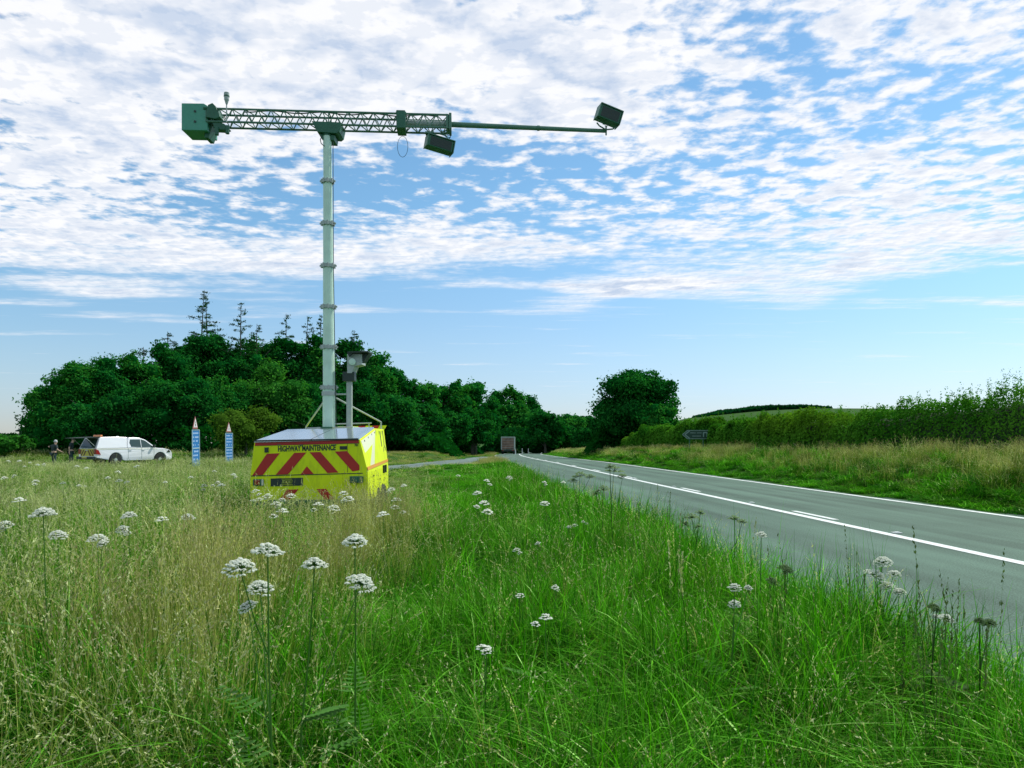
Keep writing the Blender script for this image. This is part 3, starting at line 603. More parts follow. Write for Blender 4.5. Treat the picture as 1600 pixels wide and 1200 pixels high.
def fill(name, y0, y1, dens, coll, seed, xlim=None, side='left', hs=1.0, tall=None):
    r = np.random.default_rng(seed); A0 = -1.0 if xlim is None else xlim[0]; N_ = []
    xa, xb = (-.76 * y1 - 2.5, .76 * y1 + 2.5) if xlim is None else xlim
    n = int(dens * (xb - xa) * (y1 - y0)); x = r.uniform(xa, xb, n); y = r.uniform(y0, y1, n)
    ok = free(x, y) & (np.abs(x) < .78 * np.maximum(y, 0) + 2.6)
    ok &= (x < xl(y)) if side == 'left' else (x > xr(y)); x, y = x[ok], y[ok]; n = len(x)
    s = x - xr(y); dl = xl(y) - x; u_ = r.random(n); z = tz(x, y)
    if side == 'left':
        # dryness: the field on the left is dry, the strip along the road lush
        edge = -.55 - .083 * y + .35 * wn(y, x * .3, .5, 41)        # where lush road verge gives way to the dry field
        dry = sm(edge - x, -.5, .7) * (1 - .0 * y); patch = wn(x, y, .9, 42); patch2 = wn(x, y, .35, 43)
        strawb = np.exp(-((x - edge + .55) / .45) ** 2) * sm(y, 2.6, 4.2) * (1 - sm(y, 11, 16))
        beyond = sm(y, 41, 46)
        idx_ = np.where(u_ < .80 - .45 * patch, r.integers(0, 4, n), r.integers(4, 7, n))  # darkened tufts gather in patches to paint shaded gaps
        dm = (r.random(n) < dry); ty_ = r.random(n)
        pd = np.clip(.60 + .35 * patch2 + .1 * patch, .1, .92); pd = np.where(y < 3.6, pd * .42, pd * .85)
        idx_ = np.where(dm, np.where(ty_ < pd, r.integers(7, 11, n), np.where(ty_ < pd + .3, r.integers(11, 14, n), np.where(r.random(n) < .5, r.integers(4, 7, n), r.integers(0, 4, n)))), idx_)
        idx_ = np.where((~dm) & (r.random(n) < .14), r.integers(11, 14, n), idx_)
        idx_ = np.where(r.random(n) < strawb * .85, r.integers(14, 16, n), idx_)
        bys = sm(y, 44, 50) * sm(x, -16, -11) * (1 - sm(xl(y) - x, 0, .8) * 0); idx_ = np.where(r.random(n) < bys * .8, r.integers(14, 16, n), idx_)
        u2 = r.random(n); idx_ = np.where(u2 < .045, r.integers(18, 20, n), np.where(u2 < .045 + .11 * (1 - sm(y, 5, 9)), r.integers(20, 22, n), idx_))
        h = 1.12 + .24 * wn(x, y, .7, 44) + r.normal(0, .10, n)
        h *= np.where(dm, .92, 1.0) * (1 - .30 * sm(y, 16, 34)) * (1 - .15 * beyond)
        tr_ = np.exp(-((x + 3.3) / 2.2) ** 2 - ((y - 10.5) / 3.2) ** 2); h *= 1 - .30 * tr_; sc_ = sm(x / np.maximum(y, 1), -.19, -.165) * (1 - sm(x / np.maximum(y, 1), -.045, -.02)) * sm(y, 13, 19); h *= 1 - .58 * sc_; h *= 1 + np.where(dm, .44, .12) * sm(y, 1.9, 3.3) * (1 - sm(y, 8.5, 15)); h *= 1 + .30 * np.clip(wn(x, y, 2.6, 48), -1, 1); h *= np.where(dm, 1, .93)
        trk = sm(np.abs(dl - .0), 0, .25); h *= .55 + .45 * trk
        h *= 1 + .22 * np.exp(-((dl - .55) / .5) ** 2)
        pk_ = np.exp(-((x + 23.5) / 6) ** 2 - ((y - 44) / 4) ** 2); h *= 1 - .45 * pk_
    else:
        turf = 1 - sm(s, .6, 1.9 + .5 * wn(y, 0, .5, 45)); pt = wn(x, y, .45, 46)
        dry = sm(s, 1.3, 2.3) * (1 - .6 * sm(s, 4.0, 4.6)); rr = r.random(n)
        idx_ = np.where(rr < turf, r.integers(0, 7, n), np.where(rr < turf + .12, r.integers(11, 14, n), r.integers(0, 7, n)))
        dm = r.random(n) < dry * np.clip(.62 + .5 * pt, .1, .9); idx_ = np.where(dm, np.where(r.random(n) < .55, r.integers(7, 11, n), r.integers(14, 16, n)), idx_)
        h = .35 + .50 * sm(s, .7, 2.2) + r.normal(0, .07, n) + .12 * wn(x, y, .8, 47); h *= 1 - .25 * sm(y, 30, 60)
        h = np.where(s > 3.6, h * .62, h) * .92
    h = np.clip(h, .12, 1.6) * hs; wsc = np.clip(r.normal(1, .12, n), .7, 1.4)
    rot = np.stack([r.normal(0, .10, n), r.normal(0, .10, n), r.uniform(0, 6.283, n)], 1)
    P = np.stack([x, y, z - .02], 1); print(name, n); return scatter(name, P, rot, np.stack([wsc, wsc, h], 1), idx_, coll)
fill('meadow_grass', -1.5, 3.2, 60, NEAR, 61); fill('meadow_grass', 3.2, 6, 46, NEAR, 62); fill('meadow_grass', 6, 10, 26, NEAR, 63)
fill('meadow_grass', 10, 20, 11, MIDC, 64); fill('meadow_grass', 20, 34, 5.5, MIDC, 65); fill('meadow_grass', 34, 62, 2.2, FARC, 66); fill('meadow_grass', 62, 130, .9, FARC, 67)
fill('verge_grass', 4, 24, 17, MIDC, 68, (4, 20), 'right'); fill('verge_grass', 24, 45, 9, MIDC, 69, (4, 19), 'right'); fill('verge_grass', 45, 130, 2.6, FARC, 70, (-2, 16), 'right')

# ------------------------------------------------------------------ umbel flowers
STEM = leafmat('flower_stem', .15, .5, .05, .0); PETAL = bpy.data.materials.new('white_petals'); PETAL.use_nodes = True; _t = PETAL.node_tree; _t.nodes.clear()
_d = _t.nodes.new('ShaderNodeBsdfDiffuse'); _r = _t.nodes.new('ShaderNodeBsdfTranslucent'); _m = _t.nodes.new('ShaderNodeMixShader'); _o = _t.nodes.new('ShaderNodeOutputMaterial'); _n = _t.nodes.new('ShaderNodeTexNoise'); _c = _t.nodes.new('ShaderNodeMix'); _c.data_type = 'RGBA'
_n.inputs['Scale'].default_value = 60; _c.inputs[6].default_value = (.95, .96, .92, 1); _c.inputs[7].default_value = (.82, .88, .72, 1); _t.links.new(_n.outputs[0], _c.inputs[0])
_t.links.new(_c.outputs[2], _d.inputs[0]); _t.links.new(_c.outputs[2], _r.inputs[0]); _m.inputs[0].default_value = .45; _t.links.new(_d.outputs[0], _m.inputs[1]); _t.links.new(_r.outputs[0], _m.inputs[2]); _t.links.new(_m.outputs[0], _o.inputs[0]); SEEDH = mat('seed_umbel', (.08, .16, .04), .8)
def umbel_mesh(q, c, ax, dia, r, near, mi, flat=.30):
    """rays and small domed clusters; returns cluster centres"""
    ax = ax.normalized(); qd = ax.to_track_quat('Z', 'Y'); out = []
    rings = ((1, 0), (7, .28), (12, .54), (18, .80), (20, 1.03)) if near else ((1, 0), (5, .5), (9, .95))
    for n, f in rings:
        for i in range(n):
            t = 6.283 * i / max(n, 1) + r.uniform(-.2, .2); rr = dia / 2 * f * r.uniform(.85, 1.1)
            out.append(c + qd @ Vector((rr * math.cos(t), rr * math.sin(t), -flat * dia * f * f + r.uniform(-.004, .004))))
    return out
def blobs(centres, rad, ax, r, near):
    V = []; Fs = []
    for c in centres:
        rr = rad * r.uniform(.75, 1.2)
        if near:
            for k in range(14):
                d = Vector((r.gauss(0, .8), r.gauss(0, .8), abs(r.gauss(.4, .8)))).normalized(); p = c + Vector((d.x * rr, d.y * rr, d.z * rr * .55)); s = rr * r.uniform(.34, .50)
                n0 = len(V); a = d.orthogonal().normalized(); b = d.cross(a)
                V += [p + a * s, p + b * s, p - a * s, p - b * s, p + d * s * .5]; Fs += [(n0, n0 + 1, n0 + 4), (n0 + 1, n0 + 2, n0 + 4), (n0 + 2, n0 + 3, n0 + 4), (n0 + 3, n0, n0 + 4)]
        else:
            n0 = len(V)
            for k in range(6): V.append(c + Vector((math.cos(k * 1.047) * rr * 1.1, math.sin(k * 1.047) * rr * 1.1, -rr * .2 * r.random())))
            V.append(c + Vector((0, 0, rr * .55))); Fs += [(n0 + k, n0 + (k + 1) % 6, n0 + 6) for k in range(6)]
    return V, Fs
def fplant(name, label, cat, group, root, headsl, near=True, seedy=False, seed=0, rstem=.0045, leafy=True):
    """root: ground point; headsl: list of (Vector head centre, axis, diameter)"""
    r = random.Random(seed); t = thing(name, label, cat, root, 0, group); O_ = Vector(root)
    main = max(headsl, key=lambda h: h[0].z); m = main[0] - O_; q = MB(); joint = Vector((m.x * .25 + r.uniform(-.01, .01), m.y * .25, m.z * .42)); j2 = Vector((m.x * .62, m.y * .62, m.z * .68))
    ns = 6 if near else 4
    q.tube((0, 0, -.02), joint, rstem * 1.5, rstem * 1.15, ns, cap=False).tube(joint, j2, rstem * 1.15, rstem * .95, ns, cap=False).tube(j2, m - main[1].normalized() * main[2] * .28, rstem * .95, rstem * .7, ns, cap=False)
    for h in headsl:
        if h is main: continue
        p = h[0] - O_; st = joint if p.z < m.z * .93 else j2; e_ = p - h[1].normalized() * h[2] * .28; md_ = st.lerp(e_, .5) + Vector((0, 0, -.02)); q.tube(st, md_, rstem * .8, rstem * .7, ns, cap=False).tube(md_, e_, rstem * .7, rstem * .5, ns, cap=False)
    hs = []
    for h in headsl:
        p = h[0] - O_; hub = p - h[1].normalized() * h[2] * .28; cs = umbel_mesh(q, p, h[1], h[2], r, near, 0); hs.append((cs, h))
        for c in cs: q.tube(hub, c, .0011 if near else .002, n=3, cap=False)
        if near: 
            for k in range(7): a = k * .9; q.tube(hub, hub + Vector((math.cos(a) * .018, math.sin(a) * .018, -.006)), .0008, n=3, cap=False)
    if leafy:
        for k in range(3 if near else 1):
            a = r.uniform(0, 6.28); b = Vector((m.x * .2, m.y * .2, m.z * r.uniform(.2, .5))); tip = b + Vector((math.cos(a) * .2, math.sin(a) * .2, .08)); q.tube(b, tip, .002, .001, 3, cap=False)
            for s in np.linspace(.35, 1, 7):
                cpt = b.lerp(tip, s)
                for sg in (-1, 1):
                    dv = Vector((-math.sin(a) * sg, math.cos(a) * sg, .15)) * .07 * (1.3 - s); n0 = [cpt, cpt + dv * .5 + Vector((math.cos(a), math.sin(a), 0)) * .018, cpt + dv, cpt + dv * .5 - Vector((math.cos(a), math.sin(a), 0)) * .012]; q.add(n0, [(0, 1, 2, 3)])
    st_ = q.build('stem', STEM, t, fix=False); me = st_.data; a = me.attributes.new('col', 'FLOAT_COLOR', 'POINT'); c = (.06, .17, .03, 1) if not seedy else (.035, .075, .022, 1)
    a.data.foreach_set('color', np.tile(np.array(c, np.float32), (len(me.vertices), 1)).ravel())
    for cs, h in hs:
        V, Fs = blobs(cs, h[2] * (.088 if near else .16), h[1], r, near); q = MB(); q.add(V, Fs); q.build('flower_head', SEEDH if seedy else PETAL, t, fix=False)
    return t
r_ = random.Random(5)
def headpt(px, py, D): return PX(px, py, D)
def mk(px, py, wpx, label, group, extra=(), near=None, seedy=False, hz=None, seed=0, root_px=None, dia=None):
    """a plant whose top head stands at the given height; distance follows from the size of the head"""
    dia = dia or .095; D = dia * F / wpx if hz is None else (EYE - hz) * F / (py - HZ)
    H_ = [(PX(px, py, D), Vector((r_.uniform(-.25, .25), -.12 + r_.uniform(-.2, .2), 1)), wpx * D / F)]
    for (ex, ey, ew) in extra: H_.append((PX(ex, ey, D + r_.uniform(-.12, .12)), Vector((r_.uniform(-.5, .5), -.3, 1)), ew * D / F))
    rx = (px if root_px is None else root_px); X = (rx - 800) / F * D; nr_ = D < 6 if near is None else near
    return fplant('umbellifer' if not seedy else 'seeding_umbellifer', label, 'wild flower', group, (X, D + .05, float(tz(X, D))), H_, nr_, seedy, seed, .0032 if D < 6 else .004)
NG = 'large white umbels in the foreground'
mk(492, 873, 35, 'dark-stemmed white umbel plant with one big domed head on a side branch to the right', NG, ((568, 903, 42),), seed=1, root_px=462, dia=.077)
mk(420, 851, 41, 'white umbel plant with four heads just left of the dark-stemmed one', NG, ((373, 877, 42), (407, 911, 38), (384, 942, 28)), seed=2, root_px=412, dia=.082)
mk(554, 838, 35, 'single flat white umbel above the big domed head, in front of the trailer', NG, (), seed=3, dia=.080)
mk(152, 836, 26, 'white umbel plant with two stacked heads at the left, level with the trailer bottom', NG, ((158, 846, 16),), seed=4)
mk(67, 795, 33, 'wide drooping white umbel high at the left among tall grass stalks', NG, (), seed=5)
mk(90, 831, 24, 'tilted white umbel below the wide drooping one at the left', NG, (), seed=6)
mk(8, 815, 20, 'white umbel pair cut by the left edge of the picture', NG, ((3, 824, 14),), seed=7)
mk(200, 801, 22, 'white umbel group midway left, upper of two small clusters', NG, ((188, 823, 18), (196, 828, 16)), seed=8)
mk(253, 808, 18, 'small slanted white umbel between the midway left cluster and the next to its right', NG, (), seed=9)
mk(293, 804, 20, 'small flat white umbel left of the trailer front, right of the slanted one', NG, (), seed=10)
mk(30, 778, 18, 'low flat white umbel near the left edge above the wide drooping one', NG, (), seed=11)
# middle distance
def band(lst, group, fmt, hz=.86, jitter=.08, seedy=False, w=None):
    for k, (x, y) in enumerate(lst):
        h_ = (hz + r_.uniform(-jitter, jitter)); D = (EYE - h_) * F / (y - HZ); ww = (w or .10) * F / D * r_.uniform(.8, 1.2); ex = []
        if r_.random() < .5: ex.append((x + r_.uniform(-1, 1) * ww * 1.2, y + ww * r_.uniform(.2, .7), ww * .7))
        mk(x, y, ww, fmt[k % len(fmt)] if isinstance(fmt, list) else fmt, group, tuple(ex), False, seedy, h_, 50 + k, dia=ww * D / F)
ORD = ['leftmost', 'second from the left', 'third from the left', 'fourth from the left', 'fifth from the left', 'sixth from the left', 'seventh from the left', 'eighth from the left', 'ninth from the left', 'tenth from the left', 'eleventh from the left', 'twelfth from the left', 'thirteenth from the left', 'fourteenth from the left']
def lab(lst, what): return [f'{ORD[i]} of {what}' for i in range(len(lst))]
l1 = [(6, 745), (22, 742), (55, 750), (98, 753), (124, 757), (168, 745), (186, 749), (214, 727), (258, 752), (298, 744), (318, 757), (340, 752)]
band(l1, 'white umbels in the left field', lab(l1, 'the small white umbels in the field before the pickup'), .74)
l2 = [(12, 719), (30, 719), (47, 722), (59, 725), (69, 724), (38, 728), (120, 727), (135, 730), (185, 736), (335, 735)]
band(l2, 'faraway white umbels', lab(sorted(l2), 'the tiny faraway white umbels below the people'), .66, .03, w=.12)
l3 = [(404, 778), (418, 772), (432, 784), (455, 772), (442, 795), (398, 765), (365, 740), (345, 756)]; l3.sort()
band(l3, 'white umbels at the left corner of the trailer', lab(l3, 'the white umbels at the left trailer corner'), .74, .04)
l4 = [(497, 785), (523, 790), (537, 768), (546, 776), (612, 762), (619, 778), (630, 757), (617, 790), (598, 800)]; l4.sort()
band(l4, 'white umbels at the right of the trailer', lab(l4, 'the white umbels before and right of the trailer'), .74, .04)
l5 = [(716, 742), (745, 768), (757, 783), (761, 749), (795, 744), (762, 796), (851, 752), (880, 752), (851, 784)]; l5.sort()
band(l5, 'white umbels on the verge tip', lab(l5, 'the white umbels at the narrow verge end'), .72, .05)
l6 = [(806, 857), (840, 847), (888, 822), (898, 819), (911, 814), (853, 960), (757, 1008), (867, 915), (812, 928)]; l6.sort()
band(l6, 'scattered small umbels in the lush verge', lab(l6, 'the few small umbels in the bright verge'), .55, .05, w=.05)
mk(1378, 872, 26, 'creamy white umbel plant of several heads standing against the road, at the right', NG, ((1371, 893, 30), (1396, 893, 18), (1385, 912, 20), (1405, 921, 18)), near=True, hz=.72, seed=31)
mk(1148, 914, 18, 'small cream umbel pair in the verge left of the white one against the road', NG, ((1147, 940, 18), (1170, 916, 12)), near=True, hz=.75, seed=32)
mk(1190, 832, 16, 'thin flat cream umbel at the road edge, above the cream pair', NG, (), hz=.85, seed=33)
mk(1480, 962, 20, 'flat pale umbel pair low by the road at the far right', NG, ((1462, 961, 10),), hz=.6, seed=34)
SG = 'dark seeding umbels along the road edge'
for k, (x, y, w, hz, ex, lb) in enumerate([(960, 729, 26, 1.16, ((952, 726, 14), (972, 741, 14)), 'tallest dark seeding umbel standing straight up against the road'), (905, 738, 22, 1.0, ((922, 742, 14), (895, 748, 14)), 'dark seeding umbels left of the tallest one'),
      (942, 760, 20, .95, ((930, 768, 14),), 'dark seeding umbels just below the tallest one'), (1080, 803, 22, .80, ((1095, 798, 14), (1072, 816, 14), (1090, 820, 12)), 'dark seeding umbel cluster beside the pale grass plume'), (1149, 806, 20, .80, ((1160, 812, 14),), 'dark twin seeding umbels against the road, left of the thin cream umbel'),
      (1228, 884, 20, .70, ((1230, 890, 14), (1210, 905, 20)), 'dark flat seeding umbels in the middle of the road edge'), (1458, 944, 16, .70, ((1463, 950, 12),), 'dark round seeding umbel left of the tall grass spikes'), (1545, 969, 20, .66, ((1530, 967, 14),), 'dark flat seeding umbels nearest the right edge of the picture')]):
    mk(x, y, w, lb, SG, ex, False if y < 850 else True, True, hz, 80 + k)
# tall grass spikes against the road
def spike(px, ty, hz, label, seed, n=5, col=(.05, .10, .03), headc=(.08, .13, .05), spread=.10, hw=.008):
    r = np.random.default_rng(seed); D = (EYE - hz) * F / (ty - HZ); X = (px - 800) / F * D; z0 = float(tz(X, D)); t = thing('tall_grass_clump', label, 'grass clump', (X, D, z0), 0, 'tall grass clumps rising against the road')
    b = blades(n * 2, spread * .5, (hz - z0) * .6, .007, .5, G0, G1, r, 6, .3); link('leaves', nmesh('leaves', b[0], b[1], b[2], mats=[GRASS]), t)
    for k in range(n):
        a = blades(1, .01, (hz - z0) * (1 if k == 0 else r.uniform(.65, .97)), .0045, .07, col, headc, r, 7, .0); V, Qd, C = a[:3]; of = r.uniform(-spread * .5, spread * .5, 2) * [1, .4] if k else np.zeros(2)
        V = V + [of[0], of[1], 0]; st = link('stem', nmesh('stem', V, Qd, C, mats=[GRASS]), t); V, Qd, C = heads(a[3], r, 46, hw, .0045, headc, .62); V = V + [of[0], of[1], 0]; link('seed_head', nmesh('seed_head', V, Qd, C, mats=[GRASS]), st)
spike(1452, 812, 1.12, 'tallest dark grass spikes crossing the white line at the right', 1, 9, spread=.3); spike(1058, 800, .98, 'pale plume of grass beside the dark seeding umbels', 2, 5, headc=(.35, .38, .24), hw=.011)
spike(1240, 820, .98, 'slim dark grasses in front of the near lane, centre right', 3, 6, spread=.3); spike(1330, 815, .98, 'slim grasses left of the creamy umbel plant, against the road', 4, 5, spread=.3)
spike(1556, 850, 1.0, 'lone slim grass stalks close to the right edge', 5, 3, spread=.2); spike(1165, 795, .98, 'feathery pale grasses where the verge narrows, left of the slim dark ones', 6, 6, headc=(.28, .32, .18), spread=.3)
spike(1020, 750, 1.05, 'bunch of tall thin grasses right of the tallest seeding umbel', 7, 10, spread=.5); spike(1500, 880, .95, 'grass stalks just right of the tallest dark spikes', 8, 5, spread=.3)

# ------------------------------------------------------------------ camera trailer
YEL = mat('hi_vis_yellow', (.66, .80, .012), .6, noise_amt=.08, nscale=3, spec=.2)
_t = YEL.node_tree; _b = _t.nodes['Principled BSDF']; _g = _t.nodes.new('ShaderNodeNewGeometry'); _mp = _t.nodes.new('ShaderNodeMapping'); _mp.inputs['Scale'].default_value = (5, 5, 1.2); _z = _t.nodes.new('ShaderNodeTexNoise'); _z.inputs['Scale'].default_value = 2.2; _z.inputs['Detail'].default_value = 9; _z.inputs['Roughness'].default_value = .7
_rp = _t.nodes.new('ShaderNodeMapRange'); _rp.inputs[1].default_value = .52; _rp.inputs[2].default_value = .75; _rp.inputs[4].default_value = .38; _mx = _t.nodes.new('ShaderNodeMix'); _mx.data_type = 'RGBA'; _src = _b.inputs['Base Color'].links[0].from_socket
_t.links.new(_g.outputs['Position'], _mp.inputs[0]); _t.links.new(_mp.outputs[0], _z.inputs[0]); _t.links.new(_z.outputs[0], _rp.inputs[0]); _t.links.new(_rp.outputs[0], _mx.inputs[0]); _t.links.new(_src, _mx.inputs[6]); _mx.inputs[7].default_value = (.16, .24, .04, 1); _t.links.new(_mx.outputs[2], _b.inputs['Base Color'])
RED = mat('reflective_red', (.42, .012, .008), .4, noise_amt=.08, nscale=4)
BLK = mat('black_plastic', (.012, .03, .024), .5)
STEEL = mat('galvanised_steel', (.36, .42, .40), .5, .1, noise_amt=.10, nscale=7, bump=.05)
MAST = mat('mast_aluminium', (.52, .72, .60), .38, .12, noise_amt=.08, nscale=5)
GREY = mat('boom_grey', (.075, .19, .135), .5, .05, noise_amt=.10, nscale=9)
DGREY = mat('dark_grey_metal', (.02, .12, .07), .5, .1, noise_amt=.12, nscale=9)
SOLAR = mat('solar_glass', (.50, .56, .62), .16, .85)
GLASS = mat('lens_glass', (.01, .015, .015), .05)
ORANGE = mat('orange_strap', (.62, .28, .02), .6)
WHITE = mat('white_paint', (.78, .80, .80), .35, coat=.3, noise_amt=.04, nscale=2)
PALEY = mat('pale_stripe_and_glare', (.80, .82, .55), .35)  # pickup stripe colour, also paints the sun glare on the trailer flank
RUB = mat('rubber', (.015, .02, .018), .8)
LAMPR = mat('lamp_red', (.30, .02, .02), .15, coat=.6); LAMPC = mat('lamp_clear', (.6, .62, .6), .15, coat=.6)
TX, TD = -3.30, 12.5
tr = thing('camera_trailer', 'yellow and red chevron trailer with tall grey mast and lattice boom, standing in long grass', 'trailer', (TX, TD, 0))
def roll(p):  # the whole trailer body sits a little down on its left
    p = Vector(p); p.z += .026 * (p.x + 3.3); return p - Vector((TX, TD, 0))
def xr_(z, y):
    k = (y - TD) / 3.3; return -2.34 - (.25 - .13 * k) * max(z - .9, 0) - .20 * k
def xl_(z, y): return -4.254 + .12 * max(z - .9, 0) - .04 * (y - TD)
prof = [(12.5, .42), (12.5, 1.43), (14.55, 1.655), (15.8, 1.665), (15.8, .42)]
st = [(12.5, 1.43), (14.55, 1.655), (15.8, 1.665)]; b = MB(); vs = []
for y, zt in st:
    for z in (.42, .9, zt): vs += [roll((xl_(z, y), y, z)), roll((xr_(z, y), y, z))]
fs = []
for i in range(2):
    o = i * 6
    for j in (0, 2): fs += [(o + j, o + j + 2, o + 8 + j, o + 6 + j), (o + j + 1, o + j + 7, o + j + 9, o + j + 3)]
    fs += [(o + 4, o + 5, o + 11, o + 10), (o, o + 6, o + 7, o + 1)]
for o in (0, 12): fs += [(o, o + 1, o + 3, o + 2), (o + 2, o + 3, o + 5, o + 4)]
b.add(vs, fs)
body = b.build('body', YEL, tr, bevel=.012)
def FZ(zx, zy):   # a spot on the near face
    px, py = zx / 6.154 + 380, zy / 6.154 + 640
    return PX(px, py, TD) - Vector((TX, TD, 0))
def face(poly, t=.005, name='panel', m=RED, mb=None):
    q = (mb or MB()).prism([FZ(*p) - Vector((0, .0005, 0)) for p in poly], (0, -t, 0))
    return q if mb else q.build(name, m, body)
ch = MB()
for poly in ([(228, 424), (352, 420), (190, 628), (88, 634)], [(492, 416), (608, 412), (432, 622), (314, 626)],
             [(638, 411), (742, 407), (916, 604), (812, 611)], [(880, 403), (998, 399), (1118, 535), (1118, 583), (1050, 594)],
             [(612, 545), (678, 618), (552, 624)],
             [(420, 770), (532, 766), (436, 882), (330, 888)], [(706, 764), (795, 761), (880, 862), (782, 868)]): face(poly, mb=ch)
ch.build('chevron_stripes', RED, body)
face([(118, 312), (1108, 292), (1114, 322), (112, 348)], name='red_band', m=RED)
face([(112, 294), (1112, 276), (1110, 291), (114, 309)], .03, 'hood_lip', BLK)
text('HIGHWAY MAINTENANCE', body, FZ(612, 395) - Vector((0, .004, 0)), .122, BLK, .64, (R(90), -.026, 0))
text('701', body, FZ(1090, 352) - Vector((0, .004, 0)), .055, BLK, .8, (R(90), -.026, 0))
lt = MB(); face([(207, 364), (246, 364), (246, 412), (207, 412)], .02, mb=lt); face([(930, 352), (1000, 350), (1001, 382), (931, 384)], .02, mb=lt)
lt.build('latch', BLK, body, bevel=.004)
sm_ = MB(); face([(998, 320), (1002, 320), (1006, 604), (1002, 604)], .003, mb=sm_); face([(75, 634), (1150, 608), (1150, 616), (75, 643)], .004, mb=sm_)
face([(112, 346), (1114, 322), (1114, 326), (112, 350)], .004, mb=sm_); sm_.build('seam', BLK, body)
gr = MB(); face([(265, 662), (575, 654), (575, 730), (265, 738)], .006, mb=gr); g_ = gr.build('grille', BLK, body)
gm = MB()
for i in range(20):
    for j in range(4):
        if (i + j) % 2 == 0:
            c = FZ(375 + i * 5.2, 668 + j * 18); gm.box(c - Vector((0, .009, 0)), (.006, .004, .016))
gm.build('mesh_weave', YEL, g_)
for (zx, m2, hz_) in ((150, LAMPR, 700), (1092, DGREY, 672)):
    ring = MB().box(FZ(zx, hz_) - Vector((0, .02, 0)), (.17 if zx < 500 else .22, .05, .11)); rr = ring.build('lamp_housing', DGREY, body, bevel=.015)
    MB().box(FZ(zx - 8, hz_) - Vector((0, .047, 0)), (.09, .02, .08)).build('lamp', m2, rr, bevel=.01)
    if zx < 500: MB().box(FZ(zx + 45, hz_) - Vector((0, .05, 0)), (.03, .02, .1)).build('lamp_rim', LAMPC, rr, bevel=.006)
q = MB()
for zx in (330, 540, 860): face([(zx, 336), (zx + 34, 335), (zx + 34, 344), (zx, 345)], .018, mb=q)
q.build('hinge', DGREY, body)
q = MB()
for y in (14.75, 15.12): q.prism([roll((xr_(.85, y) + .0, y, .80)), roll((xr_(.85, y) + .0, y + .05, .80)), roll((xr_(.85, y), y + .05, .95)), roll((xr_(.85, y), y, .95))], (.03, 0, 0))
q.build('flank_handle', BLK, body)
# right flank: triangle painted pale for sun glare, seams, strap, black symbol
def FR(y, z, off=.003): p = Vector((xr_(z, y) + off, y, z)); return roll(p)
def flank(poly, name, m, off=.003, t=.002, mb=None):
    q = (mb or MB()).prism([FR(y, z, off) for y, z in poly], (t, 0, 0)); return q if mb else q.build(name, m, body)
flank([(12.56, 1.41), (14.5, 1.62), (13.5, .98), (12.9, .98)], 'sun_glare_triangle', PALEY)
q = MB()
for y in (14.55, 14.95, 15.3): flank([(y, .45), (y + .02, .45), (y + .02, 1.62), (y, 1.62)], '', BLK, .005, .002, q)
q.build('flank_seam', DGREY, body)
flank([(12.5, .93), (15.8, 1.0), (15.8, 1.05), (12.5, .985)], 'strap', ORANGE, .006, .004)
q = MB()
for (y0, y1, z0, z1) in ((15.02, 15.12, 1.3, 1.6), (15.42, 15.5, 1.28, 1.62), (15.2, 15.28, 1.2, 1.3), (15.5, 15.6, 1.22, 1.3)):
    flank([(y0, z0), (y1, z0 + .02), (y1 + .03, z1), (y0 + .05, z1 + .01)], '', BLK, .005, .003, q)
q.build('black_symbol', BLK, body)
q = MB()
for y, z in ((12.9, 1.4), (13.4, 1.46), (13.9, 1.52), (14.3, 1.56), (13.2, .8), (14.9, .8), (14.2, .7)): flank([(y, z), (y + .05, z), (y + .05, z + .03), (y, z + .03)], '', BLK, .004, .008, q)
q.build('rivet', BLK, body)
# solar roof
def TP(fx, y, dz=.02):
    z = 1.43 + (min(y, 14.55) - 12.5) * .1098 + dz; return roll((xl_(z, y) + (xr_(z, y) - xl_(z, y)) * fx, y, z))
for f0, f1 in ((.005, .535), (.545, .995)):
    so_ = MB().hexa([TP(f0, 12.47, .004), TP(f1, 12.47, .004), TP(f1, 14.5, .004), TP(f0, 14.5, .004), TP(f0, 12.47, .03), TP(f1, 12.47, .03), TP(f1, 14.5, .03), TP(f0, 14.5, .03)]).build('solar_panel', SOLAR, tr)
MB().hexa([TP(.2, 14.56, .012), TP(.75, 14.56, .012), TP(.75, 15.6, .012), TP(.2, 15.6, .012), TP(.2, 14.56, .05), TP(.75, 14.56, .05), TP(.75, 15.6, .05), TP(.2, 15.6, .05)]).build('roof_hatch', STEEL, tr, bevel=.01)
q = MB()
for i in range(7):
    a = roll((-3.62 + i * .142, 15.78, 1.70)); sl_ = .05
    q.add([a + Vector((0, 0, -.045)), a + Vector((.142, 0, -.045)), a + Vector((.142 + sl_, 0, .045)), a + Vector((sl_, 0, .045)),
           a + Vector((0, .05, -.045)), a + Vector((.142, .05, -.045)), a + Vector((.142 + sl_, .05, .045)), a + Vector((sl_, .05, .045))],
          [(0, 1, 2, 3), (7, 6, 5, 4), (0, 4, 5, 1), (1, 5, 6, 2), (2, 6, 7, 3), (3, 7, 4, 0)], i % 2)
q.build('rear_striped_bar', [YEL, RED], tr)
MB().tube(roll((-3.65, 15.6, 1.79)), roll((-2.85, 15.6, 1.79)), .013).tube(roll((-3.6, 15.6, 1.66)), roll((-3.6, 15.6, 1.79)), .012).tube(roll((-2.9, 15.6, 1.66)), roll((-2.9, 15.6, 1.79)), .012).build('roof_rail', STEEL, tr)
